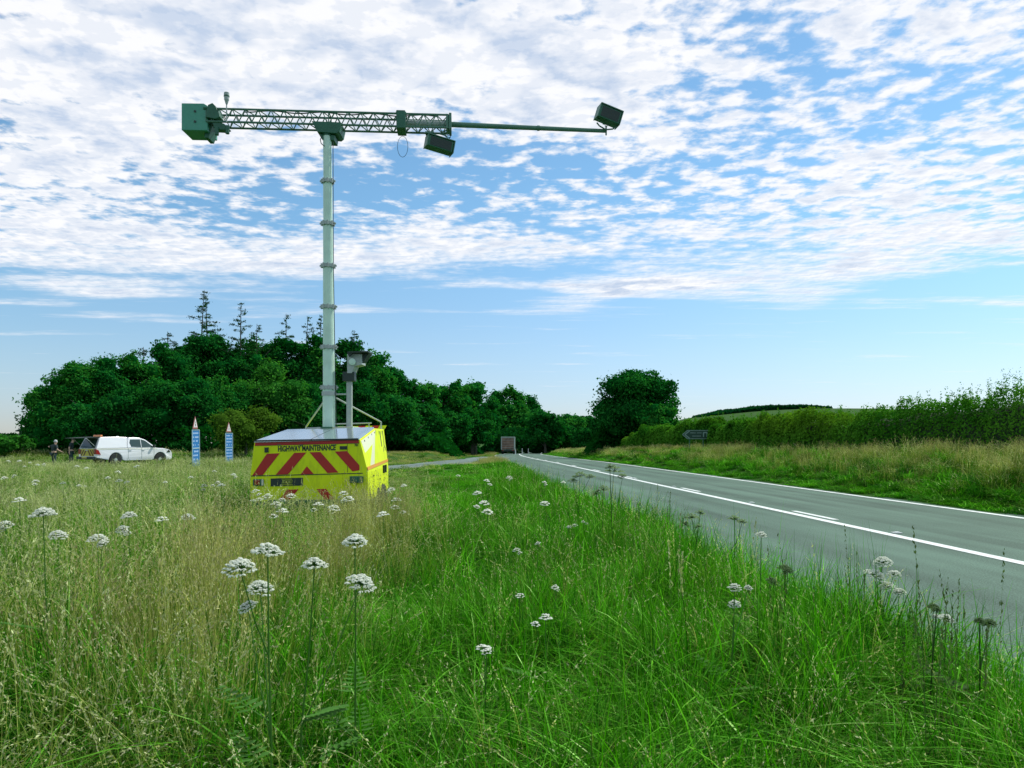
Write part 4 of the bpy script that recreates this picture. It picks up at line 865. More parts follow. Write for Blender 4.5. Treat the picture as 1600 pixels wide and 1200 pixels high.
# chassis, wheels, legs, drawbar
MB().box((-.05, 1.6, .40), (1.7, 3.3, .1)).box((-.05, 4.0, .42), (.1, 1.8, .08)).build('chassis', DGREY, tr)
for sx in (-1, 1):
    for yy in (1.45, 2.15):
        Mx = Matrix.Translation((-.1 + sx * .88, yy, .31)) @ Matrix.Rotation(R(90), 4, 'Y')
        wh = MB().lathe([(.2, -.1), (.28, -.1), (.31, -.07), (.31, .07), (.28, .1), (.2, .1)], 28, Mx).build('tyre', RUB, None, smooth=True)
        w_ = MB().lathe([(.05, -.06), (.2, -.06), (.2, .06), (.06, .08)], 20, Mx).build('wheel', STEEL, tr, smooth=True); wh.parent = w_
    for yy in (.15, 3.1):
        lg = MB().box((-.05 + sx * .8, yy, .26), (.07, .07, .44)).build('stabiliser_leg', STEEL, tr)
        MB().box((-.05 + sx * .8, yy, .03), (.2, .2, .03)).build('foot', STEEL, lg)
MB().box((.22, -.06, .45), (1.7, .1, .06)).build('bumper', DGREY, tr)
# mast
O = Vector((TX, TD, 0)); MD = 14.75
ys = [668, 604, 541, 478, 414, 348, 282, 213]; xs = [514, 513.8, 513.5, 513.2, 512.8, 512.3, 512, 511.3]
rad = [.118, .110, .105, .100, .093, .086, .080]
pts = [PX(x, y, MD) - O for x, y in zip(xs, ys)]; pts[0].z = 1.64
for i in range(7):
    sec = MB().tube(pts[i], pts[i + 1], rad[i], rad[i] * .99, n=28).build('mast_section', MAST, tr, smooth=True)
    c = MB(); Mz = Matrix.Translation(pts[i] + Vector((0, 0, .0 if i == 0 else -.02)))
    c.lathe([(rad[i] + .003, -.03), (rad[i] + .032, -.03), (rad[i] + .032, .03), (rad[i] + .003, .03)], 24, Mz)
    for a in range(8):
        t = a * math.pi / 4 + .2; c.box(pts[i] + Vector(((rad[i] + .03) * math.cos(t), (rad[i] + .03) * math.sin(t), -.02)), (.03, .03, .085))
    c.box(pts[i] + Vector((rad[i] + .05, -.02, -.02)), (.05, .02, .03)); c.box(pts[i] + Vector((-rad[i] - .045, -.02, -.02)), (.04, .02, .03))
    c.build('collar', STEEL, sec, smooth=True)
kp = [PX(504, 212 + k * 3, MD) + Vector((-.02 * math.sin(k * .8), -.08, 0)) - O for k in range(6)]
q = MB()
q.path([pts[7] + Vector((rad[6] + .03, 0, -.1)), pts[4] + Vector((rad[4] + .02, -.06, 0)), pts[0] + Vector((rad[0] + .03, -.05, .1))], .008, 5)
q.build('mast_cable', BLK, tr)
q = MB(); tie = PX(514, 616, MD) - O
for px in (478, 595.3):
    foot = PX(px, 664, 15.72) - O; foot.z = 1.665
    foot2 = foot + Vector((0, 0, .16 if px > 500 else .06)); q.tube(foot, foot2, .016).tube(foot2, tie, .016).tube(foot - Vector((0, 0, .0)), foot + Vector((0, 0, .02)), .05)
q.tube(tie, PX(543, 616, 14.9) - O, .016).tube(tie + Vector((0, 0, -.03)), tie + Vector((0, 0, .05)), .135, n=24)
q.build('mast_strut', STEEL, tr, smooth=True)
MB().tube(PX(513.8, 668, MD) - O + Vector((0, 0, -.03)), PX(513.8, 668, MD) - O + Vector((0, 0, .01)), .22, n=24).build('mast_base', DGREY, tr, smooth=True)
# roof camera post
pc = PX(546, 671, 14.92) - O; pc.z = 1.5
post = MB().box((pc.x, pc.y, (1.5 + 2.62) / 2), (.105, .09, 1.12)).build('camera_post', STEEL, tr, bevel=.012)
MB().box((pc.x, pc.y, 2.68), (.23, .2, .18)).build('post_collar', BLK, post, bevel=.01)
cc = PX(553.5, 566, 14.86) - O
hz0 = PX(542.3, 583, 14.8) - O
hd = MB(); A = [PX(542.3, 583, 14.8), PX(549.5, 583, 14.8), PX(554, 572, 14.8), PX(565, 569.5, 14.8), PX(565, 553, 14.8), PX(542.3, 553, 14.8)]
hd.prism([p - O for p in A], (.02, .3, 0)); head = hd.build('camera_head', STEEL, tr, bevel=.006)
lc = PX(551, 565.5, 14.8) - O; My = Matrix.Translation(lc) @ Matrix.Rotation(R(90), 4, 'X')
MB().lathe([(.035, 0), (.06, 0), (.065, .05), (.038, .055)], 20, My).build('lens_ring', MAST, head, smooth=True)
MB().lathe([(.001, 0), (.038, .0), (.038, .05), (.001, .052)], 20, My).build('lens', GLASS, head, smooth=True)
hh = MB(); h0 = PX(543, 551, 14.65) - O; h1 = PX(575, 550, 14.65) - O
hh.hexa([h0, h1, h1 + Vector((0, .5, .02)), h0 + Vector((0, .5, .02)), h0 + Vector((0, 0, .02)), h1 + Vector((0, 0, .02)), h1 + Vector((0, .5, .04)), h0 + Vector((0, .5, .04))])
s0 = PX(565, 551, 14.86) - O; hh.prism([s0, s0 + Vector((.15, 0, 0)), s0 + Vector((.02, 0, -.2))], (0, .3, 0))
hh.prism([PX(544, 552, 14.78) - O, PX(552, 552, 14.78) - O, PX(547, 558, 14.78) - O], (0, -.1, 0))
hh.build('sun_hood', BLK, head)
# boom
def BD(px): return 14.7 + (px - 511) * .0008
def BP(px, py, w=0): p = PX(px, py, BD(px)) - O; p.y += w; return p
p0 = BP(322, 169.3); p1 = BP(701, 179.6); e = (p1 - p0); Lb = e.length; e.normalize()
dn = (BP(322, 187.5) - p0); dn = (dn - e * dn.dot(e)); hgt = .245; dn = dn.normalized() * hgt; bk = e.cross(dn).normalized() * .29
if bk.y < 0: bk = -bk
q = MB(); nb = 19
for c in (Vector(), dn, bk, dn + bk): q.tube(p0 + c, p1 + c, .021, n=8)
boom = q.build('boom', GREY, tr, smooth=True)
q = MB()
for (c0, c1) in ((Vector(), dn), (bk, bk + dn), (Vector(), bk), (dn, dn + bk)):
    for i in range(nb):
        a = p0 + c0 + e * (Lb * i / nb); m_ = p0 + c1 + e * (Lb * (i + .5) / nb); z_ = p0 + c0 + e * (Lb * (i + 1) / nb)
        q.tube(a, m_, .0105, n=6, cap=False); q.tube(m_, z_, .0105, n=6, cap=False)
for t in (0, .5, .999):
    for (c0, c1) in ((Vector(), dn), (bk, bk + dn), (Vector(), bk), (dn, dn + bk)): q.tube(p0 + c0 + e * Lb * t, p0 + c1 + e * Lb * t, .012, n=6)
q.build('lattice', GREY, boom)
mid = dn * .5 + bk * .5
Rb = Matrix((e, -bk.normalized() * -1, -dn.normalized())).transposed()
MB().tube(p0 + mid + e * Lb * .78, p1 + mid + e * .02, .06, n=16).build('inner_tube', STEEL, boom, smooth=True)
q = MB(); q.tube(p1 + mid, BP(948, 200.8, .12), .052, .036, n=18).tube(p1 + mid + (BP(948, 200.8, .12) - p1 - mid) * .56, p1 + mid + (BP(948, 200.8, .12) - p1 - mid) * .575, .052, n=18)
q.build('extension_pole', GREY, boom, smooth=True)
q = MB(); q.box(p1 + mid + e * .03, (.05, .36, .31), Rb).box(p1 + mid + e * -.03, (.04, .33, .28), Rb); q.build('end_plate', GREY, boom, bevel=.006)
q = MB(); q.box(p0 + mid + e * Lb * .80, (.17, .40, .34), Rb).box(p0 + e * Lb * .80 - dn * .12 + bk * .5, (.2, .3, .03), Rb); q.build('sleeve', DGREY, boom, bevel=.008)
q = MB(); ms = BP(510, 197.5, .1)
q.prism([BP(488, 191, -.06), BP(534, 193, -.06), BP(531, 207, -.06), BP(527, 210, -.06), BP(497, 208, -.06)], (0, .42, 0))
q.prism([BP(499, 209, 0), BP(523, 211, 0), BP(522, 219, 0), BP(504, 218, 0)], (0, .3, 0))
q.tube(pts[7] + Vector((0, 0, -.02)), ms + Vector((0, 0, 0)), .1, n=20)
q.build('slewing_head', DGREY, boom, bevel=.006)
q = MB(); q.path([BP(504, 214, -.05), BP(502, 221, -.08), BP(503, 226, -.06), BP(507, 229, -.02)], .008, 5)
loop = [BP(628 + 8.2 * math.sin(t * 2 * math.pi / 20), 226 - 16.5 * math.cos(t * 2 * math.pi / 20) , .1) for t in range(21)]
q.path(loop, .0045, 5); q.path([BP(700, 200, 0), BP(705, 208, -.1), BP(704, 216, -.05), BP(699, 221, 0)], .007, 5)
q.path([p0 + bk * .3 + e * Lb * t + Vector((0, 0, .02 * math.sin(t * 30))) - dn * .02 for t in np.linspace(.15, .95, 24)], .012, 5); q.build('cable', BLK, boom)
# counterweight end
cw = MB(); c0 = BP(283.5, 161); c1 = BP(325, 163.5); hh_ = BP(283.5, 203).z - c0.z
a0 = [c0, BP(318, 161.5), BP(324, 165), BP(324, 204), BP(283.5, 203)]
cw.prism(a0, (-.0, .5, 0)); cwo = cw.build('counterweight_box', mat('counterweight_grey', (.06, .30, .21), .5, noise_amt=.06), boom, bevel=.01)
q = MB(); 
for yy in (174, 190): q.tube(BP(304.8, yy, -.012), BP(304.8, yy, .01), .022, n=12)
q.build('fixing_bolt', BLK, cwo)
q = MB(); q.prism([BP(318, 164, .1), BP(329, 163, .1), BP(331, 185, .1), BP(322, 212, .1), BP(316, 212, .1)], (0, .3, 0))
q.prism([BP(326, 165, -.04), BP(333, 162, -.04), BP(338, 167, -.04), BP(345, 184, -.04), BP(337, 187, -.04), BP(322, 184, -.04)], (0, .22, 0))
q.prism([BP(331, 190, 0), BP(350, 193, 0), BP(357, 200, 0), BP(350, 203, 0), BP(336, 202, 0)], (0, .16, 0))
for (x, y) in ((339.5, 208), (356, 206)): q.tube(BP(x, y - 9, -.02), BP(x, y + 4, -.02), .037, n=14)
q.tube(BP(318, 169), BP(332, 169.5), .03); q.tube(BP(318, 183, .2), BP(332, 185, .2), .03)
q.build('winch_gear', DGREY, boom, bevel=.008)
q = MB(); q.tube(BP(355, 192, -.03), BP(355, 160, -.03), .012, n=8).tube(BP(355, 164, -.03), BP(355, 157.5, -.03), .018, .042, n=14).tube(BP(355, 157.5, -.03), BP(355, 147, -.03), .045, .05, n=16)
ae = q.build('aerial', STEEL, boom, smooth=True)
MB().tube(BP(355, 152.5, -.03), BP(355, 150.5, -.03), .053, n=16).tube(BP(355, 147, -.03), BP(355, 146, -.03), .045, n=16).build('aerial_band', DGREY, ae)
# two camera boxes hung from the boom
def camera_box(cen, ang, yaw, L_, H_, W_, name):
    Rm = Matrix.Rotation(ang, 3, 'Y') @ Matrix.Rotation(yaw, 3, 'Z')
    bx_ = MB(); bx_.box(cen, (L_, W_, H_), Rm); o = bx_.build(name, DGREY, boom, bevel=.012)
    MB().box(cen + Rm @ Vector((.0, 0, H_ * .5 + .012)), (L_ * 1.08, W_ * 1.15, .016), Rm).box(cen + Rm @ Vector((L_ * .53, 0, 0)), (.015, W_ * 1.12, H_ * 1.1), Rm).box(cen + Rm @ Vector((-L_ * .52, 0, 0)), (.02, W_ * 1.05, H_ * 1.02), Rm).build('shroud', GREY, o)
    MB().box(cen + Rm @ Vector((0, -W_ * .505, 0)), (L_ * .84, .006, H_ * .78), Rm).build('front_glass', BLK, o)
    return o
camera_box(BP(686, 225.5, .05), R(10), R(20), .50, .21, .26, 'camera_box')
camera_box(BP(951, 180, .05), R(17), R(12), .44, .25, .26, 'camera_box')
q = MB(); q.path([BP(686, 209, 0), BP(697, 212, 0), BP(701, 220, 0)], .012, 6).box(BP(672, 209.5, 0), (.17, .2, .03))
for k in range(5): q.tube(BP(690 + k * 2, 207 + k * 2.6, -.04), BP(695 + k * 2, 204 + k * 2.6, .0), .008, n=5)
q.path([BP(933, 190, .05), BP(937, 195, .05), BP(947, 201, .05), BP(958, 200, .05), BP(966, 194, .05)], .014, 6)
for k in range(5): q.tube(BP(932 + k * 3.2, 186 + k * 2.9, -.03), BP(937 + k * 3, 186 + k * 2.6, .02), .009, n=5)
q.tube(BP(948, 194, .1), BP(948, 208, .1), .016); q.build('camera_bracket', GREY, boom)

# ------------------------------------------------------------------ pickup
PW = mat('white_car_paint', (.80, .82, .84), .25, coat=.7); WIN = mat('tinted_glass_and_shade', (.02, .05, .04), .06, spec=.8)
CHR = mat('chevron_yellow', (.72, .62, .05), .4)
pk = thing('pickup_truck', 'white crew-cab pickup with raised rear hatch and striped tailgate parked by the wood', 'pickup truck', (-25.3, 46.8, float(tz(-25.3, 46.8)) - .02), R(60))
Wd = 1.85
def arch(cx, r, z0, n=10, rev=False): return [(cx - r * math.cos(t), z0 + r * math.sin(t)) for t in np.linspace(0, math.pi, n)]
lo = [(0.0, .55), (.02, 1.10), (4.05, 1.13), (4.6, 1.10), (5.0, 1.03), (5.22, .92), (5.32, .74), (5.33, .45), (5.22, .33)]
lo += [(4.36 + .45 * math.cos(t), .40 + .45 * math.sin(t)) for t in np.linspace(-.15, math.pi, 11)]
lo += [(3.8, .34), (1.9, .34)] + [(1.28 + .45 * math.cos(t), .40 + .45 * math.sin(t)) for t in np.linspace(0, math.pi, 11)] + [(.4, .48)]
def side_y(x, z):   # half-width taper
    s = 0.0
    if z > 1.1: s += (z - 1.1) * .22
    if z < .6: s += (.6 - z) * .12
    if x > 4.6: s += (x - 4.6) ** 2 * .22
    if x < .15: s += .02
    return s
def loft(poly, name, m, parent, bev=.03):
    n = len(poly); q = MB(); q.add([(x, side_y(x, z), z) for x, z in poly] + [(x, Wd - side_y(x, z), z) for x, z in poly],
        [tuple(range(n)), tuple(reversed(range(n, 2 * n)))] + [((i + 1) % n, i, n + i, n + (i + 1) % n) for i in range(n)])
    o = q.build(name, m, parent, bevel=bev); return o
bo = loft(lo, 'body', PW, pk)
loft([(2.05, 1.13), (2.12, 1.60), (2.22, 1.78), (2.6, 1.81), (3.0, 1.77), (3.35, 1.66), (4.1, 1.13)], 'cab', PW, pk)
cn = loft([(.03, 1.10), (.30, 1.72), (.42, 1.80), (1.2, 1.83), (2.1, 1.81), (2.03, 1.13)], 'canopy', PW, pk)
def sidewin(poly, name, m, parent, side=0):
    n = len(poly); off = -.006
    yv = (lambda x, z: side_y(x, z) + off) if side == 0 else (lambda x, z: Wd - side_y(x, z) - off)
    q = MB(); q.add([(x, yv(x, z), z) for x, z in poly] + [(x, yv(x, z) + (.02 if side == 0 else -.02), z) for x, z in poly],
        [tuple(range(n)), tuple(reversed(range(n, 2 * n)))] + [((i + 1) % n, i, n + i, n + (i + 1) % n) for i in range(n)]); return q.build(name, m, parent)
for s_ in (0, 1):
    sidewin([(2.32, 1.20), (2.22, 1.45), (2.30, 1.67), (2.98, 1.68), (3.0, 1.17)], 'side_window', WIN, pk, s_)
    sidewin([(3.04, 1.17), (3.03, 1.68), (3.32, 1.60), (3.88, 1.18)], 'side_window', WIN, pk, s_)
    q = MB(); yb = -.004 if s_ == 0 else Wd + .004
    for xx in (2.1, 3.02, 3.9): q.box((xx, yb, .78), (.012, .006, .7))
    q.build('door_gap', DGREY, bo)
    q = MB()
    for xx in (2.25, 3.15): q.box((xx, yb + (-.02 if s_ == 0 else .02), 1.0), (.16, .03, .035))
    q.build('door_handle', PW, bo)
    MB().box((2.1, yb, 1.07), (4.1, .006, .03)).build('side_stripe', PALEY, bo)
    MB().box((3.85, yb + (-.09 if s_ == 0 else .09), 1.24), (.12, .2, .16)).build('wing_mirror', BLK, pk, bevel=.03)
    for xx in (1.28, 4.36):
        Mx = Matrix.Translation((xx, .14 if s_ == 0 else Wd - .14, .39)) @ Matrix.Rotation(R(90), 4, 'X')
        w_ = MB().lathe([(.04, -.09), (.25, -.10), (.26, .10), (.04, .13)], 20, Mx).build('wheel', STEEL, pk, smooth=True)
        MB().lathe([(.25, -.12), (.36, -.12), (.39, -.09), (.39, .09), (.36, .12), (.25, .12)], 26, Mx).build('tyre', RUB, w_, smooth=True)
        q = MB(); q.lathe([(.40, -.02), (.449, -.02), (.449, .05), (.40, .05)], 26, Matrix.Translation((xx, .03 if s_ == 0 else Wd - .03, .4)) @ Matrix.Rotation(R(90), 4, 'X')); 
    yy = .12 if s_ == 0 else Wd - .12
    q = MB(); q.prism([(-.012, yy - .09, .75), (-.012, yy + .09, .75), (-.012, yy + .06, 1.08), (-.012, yy - .1, 1.08)], (.02, 0, 0))
    ys_ = -.012 if s_ == 0 else Wd - .003
    q.prism([(.0, ys_, .76), (.30, ys_, .72), (.16, ys_, .98), (.0, ys_, 1.07)], (0, .015, 0)); q.build('tail_lamp', LAMPR, pk)
    q = MB(); q.prism([(4.85, yb, .86), (5.16, yb + (.06 if s_ == 0 else -.06), .86), (5.0, yb + (.02 if s_ == 0 else -.02), .99)], (0, .02 if s_ == 0 else -.02, 0)); q.build('headlight', GLASS, pk)
MB().hexa([(3.37, .20, 1.66), (3.37, 1.65, 1.66), (4.06, 1.73, 1.16), (4.06, .12, 1.16), (3.40, .20, 1.67), (3.40, 1.65, 1.67), (4.10, 1.73, 1.17), (4.10, .12, 1.17)]).build('windscreen', WIN, pk)
MB().hexa([(.02, .16, 1.14), (.02, Wd - .16, 1.14), (.28, Wd - .26, 1.70), (.28, .26, 1.70), (.0, .16, 1.14), (.0, Wd - .16, 1.14), (.26, Wd - .26, 1.71), (.26, .26, 1.71)]).build('canopy_opening', WIN, cn)  # dark sheet paints the shade inside the open canopy back
MB().hexa([(-.95, .2, 1.72), (-.95, Wd - .2, 1.72), (.4, Wd - .24, 1.79), (.4, .24, 1.79), (-.95, .2, 1.75), (-.95, Wd - .2, 1.75), (.4, Wd - .24, 1.83), (.4, .24, 1.83)]).build('rear_hatch', BLK, pk)
q = MB(); q.tube((.1, .22, 1.2), (-.5, .22, 1.74), .015); q.tube((.1, Wd - .22, 1.2), (-.5, Wd - .22, 1.74), .015); q.build('hatch_strut', STEEL, pk)
q = MB(); q.box((-.004, Wd / 2, .86), (.012, 1.36, .44)); tg = q.build('tailgate_panel', CHR, pk)
q = MB()
for s_ in (-1, 1):
    for k in range(3):
        y0 = Wd / 2 + s_ * (.02 + k * .26); q.prism([(-.014, y0, 1.02 - 0 * k), (-.014, y0 + s_ * .13, 1.02), (-.014, y0 + s_ * .40, .66), (-.014, y0 + s_ * .27, .66)] if y0 + s_ * .4 > .24 and y0 + s_ * .4 < 1.61 else
                [(-.014, y0, 1.02), (-.014, y0 + s_ * .13, 1.02), (-.014, Wd / 2 + s_ * .67, .85), (-.014, Wd / 2 + s_ * .67, .72)], (.004, 0, 0))
q.build('tailgate_stripes', mat('stripe_brown_red', (.12, .03, .02), .5), tg)
MB().box((-.03, Wd / 2, 1.0), (.03, .25, .05)).build('tailgate_handle', WHITE, tg)
MB().box((-.08, Wd / 2, .52), (.2, 1.7, .16)).build('rear_bumper', BLK, pk, bevel=.02)
MB().box((-.19, Wd / 2, .55), (.012, .5, .11)).build('number_plate', mat('plate_yellow', (.7, .62, .12), .4), pk)
MB().box((.62, Wd / 2 - .1, 1.88), (.16, .75, .12)).build('beacon_bar', mat('amber_beacon', (.62, .22, .07), .3), pk, bevel=.03)
MB().tube((1.95, Wd / 2, 1.8), (1.95, Wd / 2, 1.88), .12, .06, 12).build('roof_vent', WHITE, pk)

# ------------------------------------------------------------------ lorry
lz = float(zr(137)); lo_ = thing('box_lorry', 'distant box lorry with a brownish rear curtain driving away between the trees', 'lorry', (float(xc(137)) - 2.05, 137, lz), R(-1))
LG = mat('lorry_frame', (.16, .24, .21), .5); LB = mat('lorry_curtain', (.17, .10, .07), .7, noise_amt=.5, nscale=1.6)
MB().box((0, 3.6, 1.95), (2.45, 7.0, 2.3)).build('cargo_box', LG, lo_, bevel=.04)
MB().box((0, .09, 1.9), (2.1, .02, 2.0)).build('rear_curtain', LB, lo_)
q = MB()
for z in (1.2, 1.6, 2.0, 2.4, 2.7): q.box((0, .07, z), (2.1, .02, .035))
q.box((-1.15, .07, 1.9), (.12, .04, 2.2)); q.box((1.15, .07, 1.9), (.12, .04, 2.2)); q.box((0, .07, 3.03), (2.4, .04, .12)); q.build('rear_frame', STEEL, lo_)
MB().box((0, 8.0, 1.6), (2.3, 1.7, 2.3)).build('cab', LG, lo_, bevel=.1)
MB().box((0, 3.6, .75), (.9, 7, .2)).box((0, .2, .55), (2.2, .1, .12)).build('chassis', BLK, lo_)
for s_ in (-1, 1):
    for yy in (1.6, 2.9, 7.9):
        MB().lathe([(.2, -.14), (.46, -.14), (.5, -.1), (.5, .1), (.46, .14), (.2, .14)], 20, Matrix.Translation((s_ * 1.02, yy, .5)) @ Matrix.Rotation(R(90), 4, 'Y')).build('wheel', RUB, lo_)
    MB().box((s_ * .9, .12, .7), (.3, .03, .12)).build('tail_lamp', LAMPR, lo_)
MB().box((0, .12, .72), (.5, .02, .11)).build('number_plate', LAMPC, lo_)

# ------------------------------------------------------------------ signs
BLUE = mat('sign_blue', (.015, .16, .42), .45); PALE = mat('sign_lettering', (.36, .54, .80), .5); SIL = mat('sign_frame', (.42, .60, .66), .4, .2)
TRI_W = mat('triangle_face', (.68, .66, .66), .5); TRI_R = mat('triangle_border', (.42, .16, .13), .5)
def temp_sign(px, D, bh, tri, label, lean, seed):
    X = (px - 800) / F * D; z0 = float(tz(X, D)); w = .78; r = random.Random(seed)
    head = math.atan2(X, D)   # turned almost edge-on to where we stand
    t = thing('temporary_road_sign', label, 'road sign', (X, D, z0), R(lean[1]), 'temporary blue road signs at the edge of the wood')
    Rm = Matrix.Rotation(R(lean[0]), 4, 'Y')
    zb = .22
    q = MB(); q.box((0, .03, zb + bh / 2), (w, .02, bh)); q.v = [Rm @ v for v in q.v]; bd = q.build('sign_board', BLUE, t)
    q = MB()
    for zc in (zb, zb + bh * .5, zb + bh): q.box((0, .014, zc), (w + .03, .03, .05 if abs(zc - zb - bh * .5) < .01 else .03))
    for sx in (-1, 1): q.box((sx * (w / 2), .014, zb + bh / 2), (.035, .03, bh))
    q.v = [Rm @ v for v in q.v]; q.build('frame', SIL, bd)
    q = MB()
    for half in (0, 1):
        for k in range(4):
            zc = zb + bh * (half * .5 + .09 + k * .107); x = -w / 2 + .09
            while x < w / 2 - .12:
                ww = r.uniform(.05, .10); hh2 = r.uniform(.06, .095)
                if r.random() < .86: q.box((x + ww / 2, .016, zc), (ww, .006, hh2)); q.box((x + ww / 2, .015, zc - .02), (ww * 1.15, .005, .03))
                x += ww + .028
    q.v = [Rm @ v for v in q.v]; q.build('lettering', PALE, bd)
    z1 = zb + bh + .07; q = MB(); q.prism([(-w * .36, .03, z1), (w * .36, .03, z1), (0, .03, z1 + tri)], (0, .02, 0), 1)
    q.prism([(-w * .27, .02, z1 + .06), (w * .27, .02, z1 + .06), (0, .02, z1 + tri * .86)], (0, .008, 0), 0)
    q.box((0, .014, z1 + tri * .3), (.05, .006, tri * .22), mi=2); q.box((.0, .014, z1 + tri * .52), (.04, .006, .05), mi=2)
    q.v = [Rm @ v for v in q.v]; q.build('warning_triangle', [TRI_W, TRI_R, BLK], t)
    q = MB()
    for sx in (-1, 1): q.tube((sx * .22, .06, 0), (sx * .22, .06, z1 + .1), .02); q.tube((sx * .22, .06, .5), (sx * .22, .6, 0), .02)
    q.v = [Rm @ v for v in q.v]; q.build('sign_frame_leg', DGREY, t)
temp_sign(307, 38, 1.80, .60, 'taller and nearer of the two narrow blue signs with a triangle on top', (-1.5, 88), 3)
temp_sign(358.5, 48, 1.78, .62, 'smaller blue sign with a triangle, between the taller blue sign and the trailer', (-.5, 79), 5)
# arrow direction sign on the right verge
D = 46; X = (1087 - 800) / F * D; z0 = float(tz(X, D))
SB = mat('sign_dark', (.008, .05, .028), .5); SWH = mat('sign_white', (.20, .32, .27), .5)
ds = thing('direction_sign', 'dark flag-shaped direction sign with chevrons pointing left in front of the right hedge', 'direction sign', (X, D, z0), R(-4))
zc = PX(1087, 679, D).z - z0; hw, hh = .80, .27
q = MB(); q.prism([(-hw, 0, zc), (-hw + .30, 0, zc + hh), (hw, 0, zc + hh), (hw, 0, zc - hh), (-hw + .30, 0, zc - hh)], (0, .03, 0)); bd = q.build('sign_panel', SB, ds)
q = MB()
def bar(a, b_, w=.028): 
    a = Vector((a[0], -.004, a[1] + zc)); b_ = Vector((b_[0], -.004, b_[1] + zc)); d = (b_ - a).normalized(); n_ = Vector((-d.z, 0, d.x)) * w / 2
    q.prism([a - n_, b_ - n_, b_ + n_, a + n_], (0, -.003, 0))
bar((-hw + .30, hh - .02), (hw - .02, hh - .02)); bar((-hw + .30, -hh + .02), (hw - .02, -hh + .02)); bar((hw - .02, -hh), (hw - .02, hh))
bar((-hw + .02, 0), (-hw + .31, hh - .03), .035); bar((-hw + .02, 0), (-hw + .31, -hh + .03), .035)
bar((-hw + .16, 0), (-hw + .44, hh - .05), .05); bar((-hw + .16, 0), (-hw + .44, -hh + .05), .05)
for (x0, x1, z, w) in ((-.30, .02, .10, .06), (.10, .33, .10, .06), (-.18, .02, -.09, .07), (.06, .30, -.09, .07)):
    xx = x0
    while xx < x1: bar((xx, z - w / 2), (xx, z + w / 2), .022); bar((xx, z), (xx + .03, z), .02); xx += .055
bar((.46, -.14), (.46, .13), .06); bar((.66, -.14), (.66, .13), .06); bar((.46, .12), (.66, .12), .07)
q.build('lettering', SWH, bd)
q = MB(); q.tube((-.35, .06, -.1), (-.35, .06, zc + hh), .035); q.tube((.45, .06, -.1), (.45, .06, zc + hh), .035); q.build('post', DGREY, ds)
# small verge markers near the bend
for k, (px, py, D, h, lb) in enumerate([(805.5, 0, 128, 1.0, 'white verge marker post just right of the lorry'), (816, 0, 150, 1.1, 'pale marker post at the start of the wooded bend, nearer the lorry'), (825.5, 0, 152, 1.1, 'pale marker post at the wooded bend, farther right of the lorry')]):
    X = (px - 800) / F * D; X = X if k else X
    q = thing('marker_post', lb, 'marker post', (X, D, float(tz(X, D)) - .02), 0, 'small marker posts by the far road')
    MB().box((0, 0, h / 2), (.13, .05, h)).build('post', WHITE, q, bevel=.01); MB().box((0, -.03, h * .85), (.09, .01, .12)).build('reflector', LAMPR if k == 0 else LAMPC, q)
# barn behind the left trees
bn = thing('barn', 'grey-green barn gable half hidden behind the leftmost trees', 'barn', (-45.9, 76, float(tz(-45.9, 76)) - .1), R(8))
q = MB(); q.prism([(-2.6, 0, 0), (2.6, 0, 0), (2.6, 0, 2.3), (0, 0, 3.3), (-2.6, 0, 2.3)], (0, 9, 0)); bw = q.build('wall', mat('barn_boards', (.10, .15, .12), .8, noise_amt=.2, nscale=3), bn)
q = MB(); q.prism([(-2.85, -.2, 2.22), (0, -.2, 3.36), (2.85, -.2, 2.22), (2.85, -.2, 2.32), (0, -.2, 3.48), (-2.85, -.2, 2.32)], (0, 9.4, 0)); q.build('roof', mat('barn_roof', (.10, .12, .12), .7), bn)
MB().box((-.6, -.02, 1.0), (1.5, .04, 2.0)).build('door', mat('barn_door', (.2, .26, .22), .7), bn)

# ------------------------------------------------------------------ people
SKIN = mat('skin', (.45, .30, .22), .6); CL1 = mat('dark_jersey', (.012, .028, .03), .85); TR1 = mat('dark_trousers', (.02, .05, .055), .85); HAIRG = mat('grey_hair', (.42, .46, .46), .8); HAIRD = mat('brown_hair', (.08, .07, .05), .8); BOOT = mat('boots', (.012, .012, .01), .7)
def skin_obj(name, joints, edges, m, parent, root=0, sub=2):
    me = bpy.data.meshes.new(name); me.from_pydata([j[0] for j in joints], edges, []); me.materials.append(m)
    o = link(name, me, parent); md = o.modifiers.new('skin', 'SKIN'); md.use_smooth_shade = True
    sk = me.skin_vertices[0].data
    for i, j in enumerate(joints):
        r = j[1]; sk[i].radius = (r, r) if not isinstance(r, tuple) else r; sk[i].use_root = (i == root)
    s_ = o.modifiers.new('sub', 'SUBSURF'); s_.levels = sub; s_.render_levels = sub; return o
